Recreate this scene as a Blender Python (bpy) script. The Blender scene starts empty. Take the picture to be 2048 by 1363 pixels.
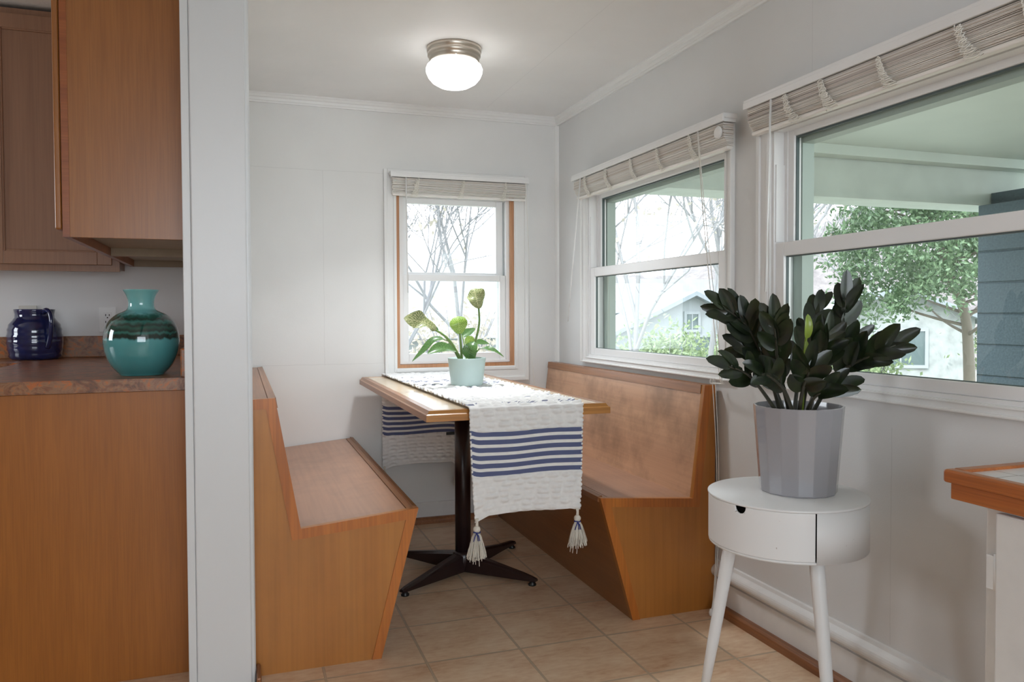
import bpy, bmesh, math, random
from mathutils import Vector, Matrix, noise
R = random.Random(7)
PI = math.pi
sc = bpy.context.scene
col = sc.collection
V = Vector

# ------------------------------------------------------------------ materials
def newmat(name):
    m = bpy.data.materials.new(name); m.use_nodes = True
    nt = m.node_tree; bs = nt.nodes['Principled BSDF']
    return m, nt, bs
def nd(nt, typ, **kw):
    n = nt.nodes.new(typ)
    for k, v in kw.items():
        if k.startswith('i_'):
            n.inputs[k[2:].replace('_', ' ')].default_value = v
        else: setattr(n, k, v)
    return n
def lk(nt, a, b): nt.links.new(a, b)
def rgba(c): return (c[0], c[1], c[2], 1.0)
def srgb(r, g, b):
    f = lambda u: (u/255)/12.92 if u/255 <= .04045 else ((u/255+.055)/1.055)**2.4
    return (f(r), f(g), f(b))
def ramp(nt, stops, interp='LINEAR'):
    n = nt.nodes.new('ShaderNodeValToRGB'); cr = n.color_ramp; cr.interpolation = interp
    while len(cr.elements) < len(stops): cr.elements.new(.5)
    for e, (p, c) in zip(cr.elements, stops): e.position = p; e.color = rgba(c)
    return n
def posmap(nt, scale=(1, 1, 1), rot=(0, 0, 0), loc=(0, 0, 0)):
    g = nd(nt, 'ShaderNodeNewGeometry'); mp = nd(nt, 'ShaderNodeMapping')
    mp.inputs['Scale'].default_value = scale; mp.inputs['Rotation'].default_value = rot; mp.inputs['Location'].default_value = loc
    lk(nt, g.outputs['Position'], mp.inputs['Vector'])
    return mp.outputs['Vector']
def plain(name, c, rough=.5, metal=0, spec=.5, bump=0, bscale=200, var=0, vscale=8, coat=0):
    m, nt, bs = newmat(name)
    bs.inputs['Base Color'].default_value = rgba(c)
    bs.inputs['Roughness'].default_value = rough; bs.inputs['Metallic'].default_value = metal
    bs.inputs['Specular IOR Level'].default_value = spec; bs.inputs['Coat Weight'].default_value = coat
    p = posmap(nt)
    if var:
        n = nd(nt, 'ShaderNodeTexNoise', i_Scale=vscale, i_Detail=4.0); lk(nt, p, n.inputs['Vector'])
        r = ramp(nt, [(.3, tuple(x*(1-var) for x in c)), (.7, tuple(min(1, x*(1+var)) for x in c))])
        lk(nt, n.outputs['Fac'], r.inputs['Fac']); lk(nt, r.outputs['Color'], bs.inputs['Base Color'])
    if bump:
        n = nd(nt, 'ShaderNodeTexNoise', i_Scale=bscale, i_Detail=3.0); lk(nt, p, n.inputs['Vector'])
        b = nd(nt, 'ShaderNodeBump', i_Strength=bump, i_Distance=.002)
        lk(nt, n.outputs['Fac'], b.inputs['Height']); lk(nt, b.outputs['Normal'], bs.inputs['Normal'])
    return m
def wood(name, dark, mid, light, axis='z', scale=1.0, rough=.35, fine=.5, coat=.2, blotch=0.0):
    m, nt, bs = newmat(name)
    k = {'x': (1.2, 16, 16), 'y': (16, 1.2, 16), 'z': (16, 16, 1.2)}[axis]
    v = posmap(nt, tuple(a*scale for a in k))
    n = nd(nt, 'ShaderNodeTexNoise', i_Scale=1.0, i_Detail=5.0, i_Roughness=.55, i_Distortion=.6); lk(nt, v, n.inputs['Vector'])
    r = ramp(nt, [(.28, dark), (.5, mid), (.75, light)]); lk(nt, n.outputs['Fac'], r.inputs['Fac'])
    k2 = {'x': (4, 160, 160), 'y': (160, 4, 160), 'z': (160, 160, 4)}[axis]
    v2 = posmap(nt, tuple(a*scale for a in k2))
    n2 = nd(nt, 'ShaderNodeTexNoise', i_Scale=1.0, i_Detail=3.0); lk(nt, v2, n2.inputs['Vector'])
    r2 = ramp(nt, [(.35, (1-.35*fine,)*3), (.6, (1.04,)*3)]); lk(nt, n2.outputs['Fac'], r2.inputs['Fac'])
    mx = nd(nt, 'ShaderNodeMix', data_type='RGBA', blend_type='MULTIPLY'); mx.inputs['Factor'].default_value = 1
    lk(nt, r.outputs['Color'], mx.inputs['A']); lk(nt, r2.outputs['Color'], mx.inputs['B'])
    out = mx.outputs['Result']
    if blotch:
        v3 = posmap(nt, (3.2, 3.2, 3.2))
        n3 = nd(nt, 'ShaderNodeTexNoise', i_Scale=1.0, i_Detail=6.0, i_Roughness=.65); lk(nt, v3, n3.inputs['Vector'])
        r3 = ramp(nt, [(.36, (1-blotch,)*3), (.56, (1.0,)*3)]); lk(nt, n3.outputs['Fac'], r3.inputs['Fac'])
        m3 = nd(nt, 'ShaderNodeMix', data_type='RGBA', blend_type='MULTIPLY'); m3.inputs['Factor'].default_value = 1
        lk(nt, out, m3.inputs['A']); lk(nt, r3.outputs['Color'], m3.inputs['B']); out = m3.outputs['Result']
    lk(nt, out, bs.inputs['Base Color'])
    bs.inputs['Roughness'].default_value = rough; bs.inputs['Coat Weight'].default_value = coat; bs.inputs['Coat Roughness'].default_value = .25
    b = nd(nt, 'ShaderNodeBump', i_Strength=.08, i_Distance=.001); lk(nt, n2.outputs['Fac'], b.inputs['Height']); lk(nt, b.outputs['Normal'], bs.inputs['Normal'])
    return m
def painted(name, c, lines=(), rough=.55, bump=.12, lump=.25):
    """wall paint: roller texture plus thin panel seams; each line = (axis, value, axis2, lo, hi)"""
    m, nt, bs = newmat(name)
    p = posmap(nt)
    n = nd(nt, 'ShaderNodeTexNoise', i_Scale=2.2, i_Detail=3.0); lk(nt, p, n.inputs['Vector'])
    r = ramp(nt, [(.3, tuple(x*.965 for x in c)), (.7, tuple(min(1, x*1.02) for x in c))]); lk(nt, n.outputs['Fac'], r.inputs['Fac'])
    f = nd(nt, 'ShaderNodeTexNoise', i_Scale=260.0, i_Detail=2.0); lk(nt, p, f.inputs['Vector'])
    l = nd(nt, 'ShaderNodeTexNoise', i_Scale=5.0, i_Detail=2.0); lk(nt, p, l.inputs['Vector'])
    h1 = nd(nt, 'ShaderNodeBump', i_Strength=lump, i_Distance=.02); lk(nt, l.outputs['Fac'], h1.inputs['Height'])
    h2 = nd(nt, 'ShaderNodeBump', i_Strength=bump, i_Distance=.002); lk(nt, f.outputs['Fac'], h2.inputs['Height']); lk(nt, h1.outputs['Normal'], h2.inputs['Normal'])
    colr = r.outputs['Color']; nrm = h2.outputs['Normal']
    if lines:
        sep = nd(nt, 'ShaderNodeSeparateXYZ'); lk(nt, p, sep.inputs[0]); acc = None
        wob = nd(nt, 'ShaderNodeTexNoise', i_Scale=14.0, i_Detail=2.0); lk(nt, p, wob.inputs['Vector'])
        wm = nd(nt, 'ShaderNodeMath', operation='MULTIPLY_ADD'); wm.inputs[1].default_value = .006; wm.inputs[2].default_value = -.003
        lk(nt, wob.outputs['Fac'], wm.inputs[0])
        for ax, val, ax2, lo, hi in lines:
            ad = nd(nt, 'ShaderNodeMath', operation='ADD'); lk(nt, sep.outputs[ax], ad.inputs[0]); lk(nt, wm.outputs[0], ad.inputs[1])
            c1 = nd(nt, 'ShaderNodeMath', operation='COMPARE'); c1.inputs[1].default_value = val; c1.inputs[2].default_value = .0011; lk(nt, ad.outputs[0], c1.inputs[0])
            c2 = nd(nt, 'ShaderNodeMath', operation='COMPARE'); c2.inputs[1].default_value = (lo+hi)/2; c2.inputs[2].default_value = (hi-lo)/2; lk(nt, sep.outputs[ax2], c2.inputs[0])
            mu = nd(nt, 'ShaderNodeMath', operation='MULTIPLY'); lk(nt, c1.outputs[0], mu.inputs[0]); lk(nt, c2.outputs[0], mu.inputs[1])
            if acc is None: acc = mu
            else:
                mxx = nd(nt, 'ShaderNodeMath', operation='MAXIMUM'); lk(nt, acc.outputs[0], mxx.inputs[0]); lk(nt, mu.outputs[0], mxx.inputs[1]); acc = mxx
        mc = nd(nt, 'ShaderNodeMix', data_type='RGBA'); lk(nt, acc.outputs[0], mc.inputs['Factor'])
        lk(nt, colr, mc.inputs['A']); mc.inputs['B'].default_value = rgba(tuple(x*.88 for x in c)); colr = mc.outputs['Result']
    lk(nt, colr, bs.inputs['Base Color']); lk(nt, nrm, bs.inputs['Normal'])
    bs.inputs['Roughness'].default_value = rough
    return m
def leafmat(name, dark, light, rough=.3, trans=0.0, vein=None, vscale=300, coat=.3):
    m, nt, bs = newmat(name)
    p = posmap(nt)
    n = nd(nt, 'ShaderNodeTexNoise', i_Scale=30.0, i_Detail=3.0); lk(nt, p, n.inputs['Vector'])
    r = ramp(nt, [(.35, dark), (.7, light)]); lk(nt, n.outputs['Fac'], r.inputs['Fac']); out = r.outputs['Color']
    if vein:
        uv = nd(nt, 'ShaderNodeUVMap', uv_map='UVMap'); sp = nd(nt, 'ShaderNodeSeparateXYZ'); lk(nt, uv.outputs['UV'], sp.inputs[0])
        ab = nd(nt, 'ShaderNodeMath', operation='ABSOLUTE'); lk(nt, sp.outputs[0], ab.inputs[0])
        sb = nd(nt, 'ShaderNodeMath', operation='MULTIPLY_ADD'); sb.inputs[1].default_value = -.35; lk(nt, ab.outputs[0], sb.inputs[0]); lk(nt, sp.outputs[1], sb.inputs[2])
        ns = nd(nt, 'ShaderNodeTexNoise', i_Scale=9.0, i_Detail=3.0); lk(nt, uv.outputs['UV'], ns.inputs['Vector'])
        ml = nd(nt, 'ShaderNodeMath', operation='MULTIPLY_ADD'); ml.inputs[1].default_value = .16; lk(nt, ns.outputs['Fac'], ml.inputs[0]); lk(nt, sb.outputs[0], ml.inputs[2])
        mm = nd(nt, 'ShaderNodeMath', operation='MULTIPLY'); mm.inputs[1].default_value = vscale; lk(nt, ml.outputs[0], mm.inputs[0])
        sn = nd(nt, 'ShaderNodeMath', operation='SINE'); lk(nt, mm.outputs[0], sn.inputs[0])
        mid = nd(nt, 'ShaderNodeMath', operation='LESS_THAN'); mid.inputs[1].default_value = .05; lk(nt, ab.outputs[0], mid.inputs[0])
        mr = nd(nt, 'ShaderNodeMapRange'); mr.inputs['From Min'].default_value = -.1; mr.inputs['From Max'].default_value = .5; lk(nt, sn.outputs[0], mr.inputs['Value'])
        mx2 = nd(nt, 'ShaderNodeMath', operation='MAXIMUM'); lk(nt, mr.outputs[0], mx2.inputs[0]); lk(nt, mid.outputs[0], mx2.inputs[1])
        mx = nd(nt, 'ShaderNodeMix', data_type='RGBA'); lk(nt, mx2.outputs[0], mx.inputs['Factor'])
        lk(nt, out, mx.inputs['A']); mx.inputs['B'].default_value = rgba(vein); out = mx.outputs['Result']
    lk(nt, out, bs.inputs['Base Color']); bs.inputs['Roughness'].default_value = rough; bs.inputs['Coat Weight'].default_value = coat
    if trans:
        tr = nd(nt, 'ShaderNodeBsdfTranslucent'); lk(nt, out, tr.inputs['Color'])
        ms = nd(nt, 'ShaderNodeMixShader'); ms.inputs[0].default_value = trans
        lk(nt, bs.outputs[0], ms.inputs[1]); lk(nt, tr.outputs[0], ms.inputs[2])
        lk(nt, ms.outputs[0], nt.nodes['Material Output'].inputs['Surface'])
    return m

M = {}
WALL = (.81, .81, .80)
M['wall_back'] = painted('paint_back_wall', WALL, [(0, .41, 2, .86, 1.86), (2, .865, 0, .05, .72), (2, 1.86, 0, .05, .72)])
M['wall_right'] = painted('paint_right_wall', (.745, .75, .75), [(1, 1.69, 2, .19, .80), (1, 2.02, 2, 1.86, 2.2)])  # same paint as the other walls; backlit shade put into the darker colour
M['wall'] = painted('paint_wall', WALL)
M['ceiling'] = painted('paint_ceiling', (.89, .89, .885), [(0, 1.26, 1, -2, 4.0)], rough=.6, lump=.5)
M['popcorn'] = plain('popcorn_ceiling', (.75, .74, .71), .9, bump=.9, bscale=90)
M['trim'] = plain('white_trim_paint', (.83, .83, .82), .35, bump=.05, bscale=60)
M['post'] = plain('post_paint', (.72, .735, .75), .35, bump=.25, bscale=35)
M['vinyl'] = plain('white_vinyl', (.86, .86, .86), .3)
M['base_white'] = plain('baseboard_paint', (.78, .78, .77), .35, bump=.1, bscale=40, var=.03, vscale=20)
M['vinyl_ext'] = plain('sage_exterior_frame', (.42, .50, .46), .5)
M['gasket'] = plain('dark_gasket', (.08, .11, .11), .5)
# floor tile
def floor_mat():
    m, nt, bs = newmat('ceramic_floor_tile')
    v = posmap(nt, loc=(-.555+.318*10, -2.43+.308*20, 0))
    br = nd(nt, 'ShaderNodeTexBrick', offset=0.0, offset_frequency=1, squash=1.0)
    br.inputs['Scale'].default_value = 1; br.inputs['Mortar Size'].default_value = .0046; br.inputs['Mortar Smooth'].default_value = .25
    br.inputs['Brick Width'].default_value = .318; br.inputs['Row Height'].default_value = .308; br.inputs['Bias'].default_value = 0
    br.inputs['Color1'].default_value = (.0, .0, .0, 1); br.inputs['Color2'].default_value = (1, 1, 1, 1)
    lk(nt, v, br.inputs['Vector'])
    p1 = posmap(nt, (5, 9, 5)); n1 = nd(nt, 'ShaderNodeTexNoise', i_Scale=1.0, i_Detail=6.0, i_Roughness=.65); lk(nt, p1, n1.inputs['Vector'])
    p2 = posmap(nt, (25, 70, 25)); n2 = nd(nt, 'ShaderNodeTexNoise', i_Scale=1.0, i_Detail=4.0); lk(nt, p2, n2.inputs['Vector'])
    mixn = nd(nt, 'ShaderNodeMath', operation='MULTIPLY_ADD'); mixn.inputs[1].default_value = .35; lk(nt, n2.outputs['Fac'], mixn.inputs[0])
    m3 = nd(nt, 'ShaderNodeMath', operation='MULTIPLY'); m3.inputs[1].default_value = .65; lk(nt, n1.outputs['Fac'], m3.inputs[0]); lk(nt, m3.outputs[0], mixn.inputs[2])
    r = ramp(nt, [(.33, srgb(196, 152, 118)), (.44, srgb(214, 182, 150)), (.55, srgb(224, 198, 168)), (.68, srgb(232, 211, 184))]); lk(nt, mixn.outputs[0], r.inputs['Fac'])
    tv = nd(nt, 'ShaderNodeMix', data_type='RGBA', blend_type='MULTIPLY'); tv.inputs['Factor'].default_value = 1
    rr = ramp(nt, [(0, (.92, .92, .92)), (1, (1.04, 1.02, 1.0))]); lk(nt, br.outputs['Color'], rr.inputs['Fac'])
    lk(nt, r.outputs['Color'], tv.inputs['A']); lk(nt, rr.outputs['Color'], tv.inputs['B'])
    gm = nd(nt, 'ShaderNodeMix', data_type='RGBA'); lk(nt, br.outputs['Fac'], gm.inputs['Factor']); lk(nt, tv.outputs['Result'], gm.inputs['A'])
    gm.inputs['B'].default_value = rgba(srgb(186, 166, 142))
    lk(nt, gm.outputs['Result'], bs.inputs['Base Color'])
    bs.inputs['Roughness'].default_value = .34
    iv = nd(nt, 'ShaderNodeMath', operation='SUBTRACT'); iv.inputs[0].default_value = 1; lk(nt, br.outputs['Fac'], iv.inputs[1])
    b = nd(nt, 'ShaderNodeBump', i_Strength=.6, i_Distance=.003); lk(nt, iv.outputs[0], b.inputs['Height'])
    b2 = nd(nt, 'ShaderNodeBump', i_Strength=.08, i_Distance=.003); lk(nt, n1.outputs['Fac'], b2.inputs['Height']); lk(nt, b.outputs['Normal'], b2.inputs['Normal'])
    lk(nt, b2.outputs['Normal'], bs.inputs['Normal'])
    return m
M['floor'] = floor_mat()
# woods
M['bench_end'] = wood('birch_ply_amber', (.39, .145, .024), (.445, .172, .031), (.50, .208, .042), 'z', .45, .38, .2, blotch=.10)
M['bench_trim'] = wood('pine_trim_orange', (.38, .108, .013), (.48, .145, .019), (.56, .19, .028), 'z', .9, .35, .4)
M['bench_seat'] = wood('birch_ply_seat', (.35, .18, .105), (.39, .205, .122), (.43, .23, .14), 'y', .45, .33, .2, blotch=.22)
M['bench_back'] = wood('birch_ply_back', (.54, .30, .18), (.59, .34, .205), (.64, .38, .235), 'y', .45, .36, .2, blotch=.38)  # paler than the seat ply: brighter light on the backrest is in the colour
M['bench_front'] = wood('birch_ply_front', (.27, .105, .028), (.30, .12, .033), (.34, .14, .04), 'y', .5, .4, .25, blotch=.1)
M['nosing'] = wood('nosing_brown', (.24, .095, .035), (.31, .13, .05), (.38, .17, .07), 'y', .9, .35, .4)
M['laminate_orange'] = wood('cherry_laminate', (.325, .105, .010), (.35, .116, .012), (.38, .13, .015), 'z', 1.6, .42, .25, coat=.1)
M['laminate_upper'] = wood('cherry_laminate_upper', (.29, .105, .022), (.315, .116, .025), (.34, .13, .03), 'z', 1.6, .36, .28, coat=.15)
M['frame_red'] = wood('face_frame_red', (.24, .06, .012), (.31, .085, .018), (.37, .11, .026), 'x', 1.5, .35, .5)
M['cab_brown'] = wood('maple_brown', (.245, .125, .070), (.27, .14, .08), (.295, .155, .09), 'z', .8, .42, .2)
M['cab_under'] = plain('raw_panel', (.42, .34, .24), .6, var=.06, vscale=20)
M['table_trim'] = wood('oak_edge_front', (.40, .165, .035), (.52, .235, .06), (.60, .30, .09), 'x', 1.0, .35, .5)
M['counter_wood'] = wood('cherry_edge', (.34, .09, .016), (.44, .125, .022), (.50, .16, .034), 'y', 1.2, .35, .5)
M['liner_wood'] = wood('window_liner', (.42, .19, .08), (.52, .25, .12), (.58, .30, .15), 'z', 1.0, .5, .4)
M['strip_wood'] = wood('quarter_round_wood', (.20, .075, .025), (.28, .11, .04), (.36, .15, .06), 'y', 1.0, .45, .5)
def tile_mat(name, size, c1, c2, grout, off=(0, 0)):
    m, nt, bs = newmat(name)
    v = posmap(nt, loc=(off[0]+5*size, off[1]+5*size, 0))
    br = nd(nt, 'ShaderNodeTexBrick', offset=0.0)
    br.inputs['Scale'].default_value = 1; br.inputs['Mortar Size'].default_value = .0018; br.inputs['Brick Width'].default_value = size; br.inputs['Row Height'].default_value = size
    br.inputs['Color1'].default_value = rgba(c1); br.inputs['Color2'].default_value = rgba(c2); br.inputs['Mortar'].default_value = rgba(grout)
    lk(nt, v, br.inputs['Vector']); lk(nt, br.outputs['Color'], bs.inputs['Base Color'])
    bs.inputs['Roughness'].default_value = .2
    iv = nd(nt, 'ShaderNodeMath', operation='SUBTRACT'); iv.inputs[0].default_value = 1; lk(nt, br.outputs['Fac'], iv.inputs[1])
    b = nd(nt, 'ShaderNodeBump', i_Strength=.3, i_Distance=.001); lk(nt, iv.outputs[0], b.inputs['Height']); lk(nt, b.outputs['Normal'], bs.inputs['Normal'])
    return m
M['table_tile'] = tile_mat('cream_table_tile', .152, (.66, .52, .36), (.70, .56, .40), (.48, .36, .24), (.02, .05))
M['counter_tile'] = tile_mat('white_counter_tile', .108, (.74, .74, .74), (.78, .78, .78), (.45, .44, .42))
# laminate countertop
def counter_mat():
    m, nt, bs = newmat('mottled_laminate')
    p = posmap(nt)
    n = nd(nt, 'ShaderNodeTexNoise', i_Scale=16.0, i_Detail=8.0, i_Roughness=.7, i_Distortion=1.6); lk(nt, p, n.inputs['Vector'])
    r = ramp(nt, [(.34, srgb(88, 60, 44)), (.45, srgb(132, 84, 54)), (.52, srgb(146, 108, 78)), (.6, srgb(186, 100, 36)), (.7, srgb(112, 84, 72))]); lk(nt, n.outputs['Fac'], r.inputs['Fac'])
    lk(nt, r.outputs['Color'], bs.inputs['Base Color']); bs.inputs['Roughness'].default_value = .33
    return m
M['counter_top'] = counter_mat()
M['metal_dark'] = plain('dark_brown_enamel', (.022, .010, .010), .3, spec=.5)
M['black'] = plain('black_plastic', (.01, .01, .01), .4)
M['nickel'] = plain('brushed_nickel', (.62, .56, .49), .32, metal=1)
M['white_enamel'] = plain('chipped_white_enamel', (.80, .80, .80), .35, bump=.05, bscale=30, var=.02)
def chipped():
    m, nt, bs = newmat('chipped_white_enamel'); p = posmap(nt)
    n = nd(nt, 'ShaderNodeTexNoise', i_Scale=55.0, i_Detail=5.0, i_Roughness=.6); lk(nt, p, n.inputs['Vector'])
    r = ramp(nt, [(.0, (.80, .80, .80)), (.715, (.80, .80, .80)), (.735, (.35, .30, .26)), (1, (.30, .26, .22))]); lk(nt, n.outputs['Fac'], r.inputs['Fac'])
    lk(nt, r.outputs['Color'], bs.inputs['Base Color']); bs.inputs['Roughness'].default_value = .35
    return m
M['white_enamel'] = chipped()
M['dark_gap'] = plain('dark_gap', (.012, .011, .010), .8)
M['grey_ceramic'] = plain('grey_gloss_planter', (.33, .325, .345), .12, coat=.5)
M['soil'] = plain('potting_soil', (.03, .02, .014), .95, bump=1, bscale=120, var=.3, vscale=60)
M['mint'] = plain('mint_pot', (.50, .63, .60), .45)
M['white_plastic'] = plain('white_plastic', (.84, .84, .83), .35)
M['cream_plastic'] = plain('cream_plate', (.70, .68, .62), .4)
M['navy'] = plain('navy_glaze', (.012, .018, .075), .08, coat=.6, var=.3, vscale=20)
M['cord'] = plain('white_cord', (.82, .80, .75), .7)
M['ladder'] = plain('cream_ladder_cord', (.90, .87, .80), .8)
for i, c in enumerate([(.85, .79, .73), (.74, .66, .60), (.62, .57, .54), (.88, .85, .81)]):
    M['slat%d' % i] = plain('blind_slat_%d' % i, c, .45)
M['headrail'] = plain('white_headrail', (.84, .84, .84), .35)
# teal vase by height
def vase_mat(z0):
    m, nt, bs = newmat('teal_glaze')
    p = posmap(nt); sp = nd(nt, 'ShaderNodeSeparateXYZ'); lk(nt, p, sp.inputs[0])
    ps = posmap(nt, (60, 60, 9)); n = nd(nt, 'ShaderNodeTexNoise', i_Scale=1.0, i_Detail=4.0); lk(nt, ps, n.inputs['Vector'])
    ad = nd(nt, 'ShaderNodeMath', operation='MULTIPLY_ADD'); ad.inputs[1].default_value = .02; lk(nt, n.outputs['Fac'], ad.inputs[0]); lk(nt, sp.outputs[2], ad.inputs[2])
    mr = nd(nt, 'ShaderNodeMapRange'); mr.inputs['From Min'].default_value = z0+.01; mr.inputs['From Max'].default_value = z0+.272; lk(nt, ad.outputs[0], mr.inputs['Value'])
    teal, dk, gr, lt = (.095, .34, .355), (.018, .035, .028), (.04, .17, .145), (.16, .44, .45)
    r = ramp(nt, [(0, (.06, .26, .27)), (.44, teal), (.465, dk), (.50, dk), (.525, gr), (.55, dk), (.59, (.02, .09, .07)), (.62, dk), (.66, gr), (.69, dk), (.73, (.02, .12, .10)), (.77, lt), (1, (.18, .46, .46))])
    lk(nt, mr.outputs[0], r.inputs['Fac']); lk(nt, r.outputs['Color'], bs.inputs['Base Color'])
    bs.inputs['Roughness'].default_value = .07; bs.inputs['Coat Weight'].default_value = .5
    return m
def glass_mat(name, tint):
    m = bpy.data.materials.new(name); m.use_nodes = True; nt = m.node_tree; nt.nodes.remove(nt.nodes['Principled BSDF'])
    t = nd(nt, 'ShaderNodeBsdfTransparent'); t.inputs[0].default_value = rgba(tint)
    g = nd(nt, 'ShaderNodeBsdfGlossy'); g.inputs['Roughness'].default_value = 0.0; g.inputs['Color'].default_value = (.9, .95, .93, 1)
    f = nd(nt, 'ShaderNodeLayerWeight'); f.inputs['Blend'].default_value = .5
    pw = nd(nt, 'ShaderNodeMath', operation='POWER'); pw.inputs[1].default_value = 5; lk(nt, f.outputs['Facing'], pw.inputs[0])
    sk = nd(nt, 'ShaderNodeMath', operation='MULTIPLY_ADD'); sk.inputs[1].default_value = .96; sk.inputs[2].default_value = .04; lk(nt, pw.outputs[0], sk.inputs[0])
    mx = nd(nt, 'ShaderNodeMixShader'); lk(nt, sk.outputs[0], mx.inputs[0]); lk(nt, t.outputs[0], mx.inputs[1]); lk(nt, g.outputs[0], mx.inputs[2])
    lk(nt, mx.outputs[0], nt.nodes['Material Output'].inputs['Surface'])
    return m
M['glass'] = glass_mat('window_glass', (.965, .985, .975))
M['glass_small'] = glass_mat('window_glass_clear', (.975, .985, .99))
def emis(name, c, s):
    m, nt, bs = newmat(name); bs.inputs['Base Color'].default_value = (.9, .9, .88, 1)
    bs.inputs['Emission Color'].default_value = rgba(c); bs.inputs['Emission Strength'].default_value = s; bs.inputs['Roughness'].default_value = .2
    return m
M['lamp_glass'] = emis('lit_opal_glass', (1, .985, .97), 3.0)
# runner cloth
def runner_mat():
    m, nt, bs = newmat('woven_runner')
    def mth(op, a, b=None, c=None):
        n = nd(nt, 'ShaderNodeMath', operation=op)
        for k, x in enumerate((a, b, c)):
            if x is None: continue
            if isinstance(x, (int, float)): n.inputs[k].default_value = x
            else: lk(nt, x, n.inputs[k])
        return n.outputs[0]
    uv = nd(nt, 'ShaderNodeUVMap', uv_map='UVMap')
    at = {k: nd(nt, 'ShaderNodeAttribute', attribute_name=k).outputs['Fac'] for k in ('sdf', 'sdb', 'stp', 'puff')}
    n = nd(nt, 'ShaderNodeTexNoise', i_Scale=700.0, i_Detail=1.0); lk(nt, uv.outputs['UV'], n.inputs['Vector'])
    n4 = nd(nt, 'ShaderNodeTexNoise', i_Scale=38.0, i_Detail=2.0); lk(nt, uv.outputs['UV'], n4.inputs['Vector'])
    wv = nd(nt, 'ShaderNodeTexChecker', i_Scale=420.0); lk(nt, uv.outputs['UV'], wv.inputs['Vector'])
    def band(x):
        inside = mth('MULTIPLY', mth('GREATER_THAN', x, 0.0), mth('LESS_THAN', x, .150))
        return mth('MULTIPLY', inside, mth('LESS_THAN', mth('MODULO', mth('ADD', x, mth('MULTIPLY_ADD', n.outputs['Fac'], .0024, -.0012)), .0268), .0160))
    st = mth('MAXIMUM', band(at['sdf']), band(at['sdb']))
    blk = mth('MODULO', at['stp'], .20)
    ontop = mth('MULTIPLY', mth('GREATER_THAN', at['stp'], .01), mth('LESS_THAN', at['stp'], 1.50))
    tl = mth('MULTIPLY', mth('MULTIPLY', mth('GREATER_THAN', blk, .05), mth('LESS_THAN', blk, .15)), mth('LESS_THAN', mth('MODULO', blk, .0185), .0066))
    tl = mth('MULTIPLY', mth('MULTIPLY', tl, ontop), mth('GREATER_THAN', n4.outputs['Fac'], .47))
    st = mth('MULTIPLY', st, mth('LESS_THAN', at['puff'], .0022))
    st = mth('MAXIMUM', st, mth('MULTIPLY', mth('MULTIPLY', tl, .8), mth('LESS_THAN', at['puff'], .006)))
    blue = nd(nt, 'ShaderNodeMix', data_type='RGBA'); blue.inputs['A'].default_value = (.045, .065, .19, 1); blue.inputs['B'].default_value = (.36, .39, .52, 1)
    lk(nt, mth('MULTIPLY', wv.outputs['Fac'], n.outputs['Fac']), blue.inputs['Factor'])
    wh = ramp(nt, [(.3, (.86, .855, .845)), (.7, (.93, .925, .915))]); n2 = nd(nt, 'ShaderNodeTexNoise', i_Scale=60.0, i_Detail=4.0); lk(nt, uv.outputs['UV'], n2.inputs['Vector']); lk(nt, n2.outputs['Fac'], wh.inputs['Fac'])
    mx = nd(nt, 'ShaderNodeMix', data_type='RGBA'); lk(nt, st, mx.inputs['Factor']); lk(nt, wh.outputs['Color'], mx.inputs['A']); lk(nt, blue.outputs['Result'], mx.inputs['B'])
    lk(nt, mx.outputs['Result'], bs.inputs['Base Color']); bs.inputs['Roughness'].default_value = .9; bs.inputs['Specular IOR Level'].default_value = .1
    b = nd(nt, 'ShaderNodeBump', i_Strength=.4, i_Distance=.001); lk(nt, n.outputs['Fac'], b.inputs['Height']); lk(nt, b.outputs['Normal'], bs.inputs['Normal'])
    tr = nd(nt, 'ShaderNodeBsdfTranslucent'); lk(nt, mx.outputs['Result'], tr.inputs['Color'])
    ms = nd(nt, 'ShaderNodeMixShader'); ms.inputs[0].default_value = .08; lk(nt, bs.outputs[0], ms.inputs[1]); lk(nt, tr.outputs[0], ms.inputs[2])
    lk(nt, ms.outputs[0], nt.nodes['Material Output'].inputs['Surface'])
    return m
M['runner'] = runner_mat()
M['tassel'] = plain('cotton_tassel', (.74, .70, .62), .9)
M['tie'] = plain('navy_yarn', (.02, .035, .22), .8)
# plants
M['zz'] = leafmat('raven_leaf', (.007, .012, .007), (.022, .036, .012), .28, trans=.12, coat=.12)
M['zz_stem'] = plain('raven_stem', (.035, .035, .022), .5)
M['zz_new'] = leafmat('new_shoot', (.25, .36, .04), (.35, .46, .07), .4, trans=.3)
M['ph_dark'] = leafmat('philodendron_leaf', (.045, .12, .03), (.085, .19, .05), .35, trans=.25, vein=(.13, .25, .08), vscale=60)
M['ph_pale'] = leafmat('variegated_leaf', (.12, .17, .05), (.20, .25, .08), .45, trans=.3, vein=(.52, .52, .28), vscale=75)
M['ph_lime'] = leafmat('lime_leaf', (.16, .34, .03), (.24, .42, .05), .35, trans=.35, vein=(.40, .52, .14), vscale=60)
M['ph_stem'] = plain('philodendron_stem', (.16, .27, .07), .45)
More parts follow.
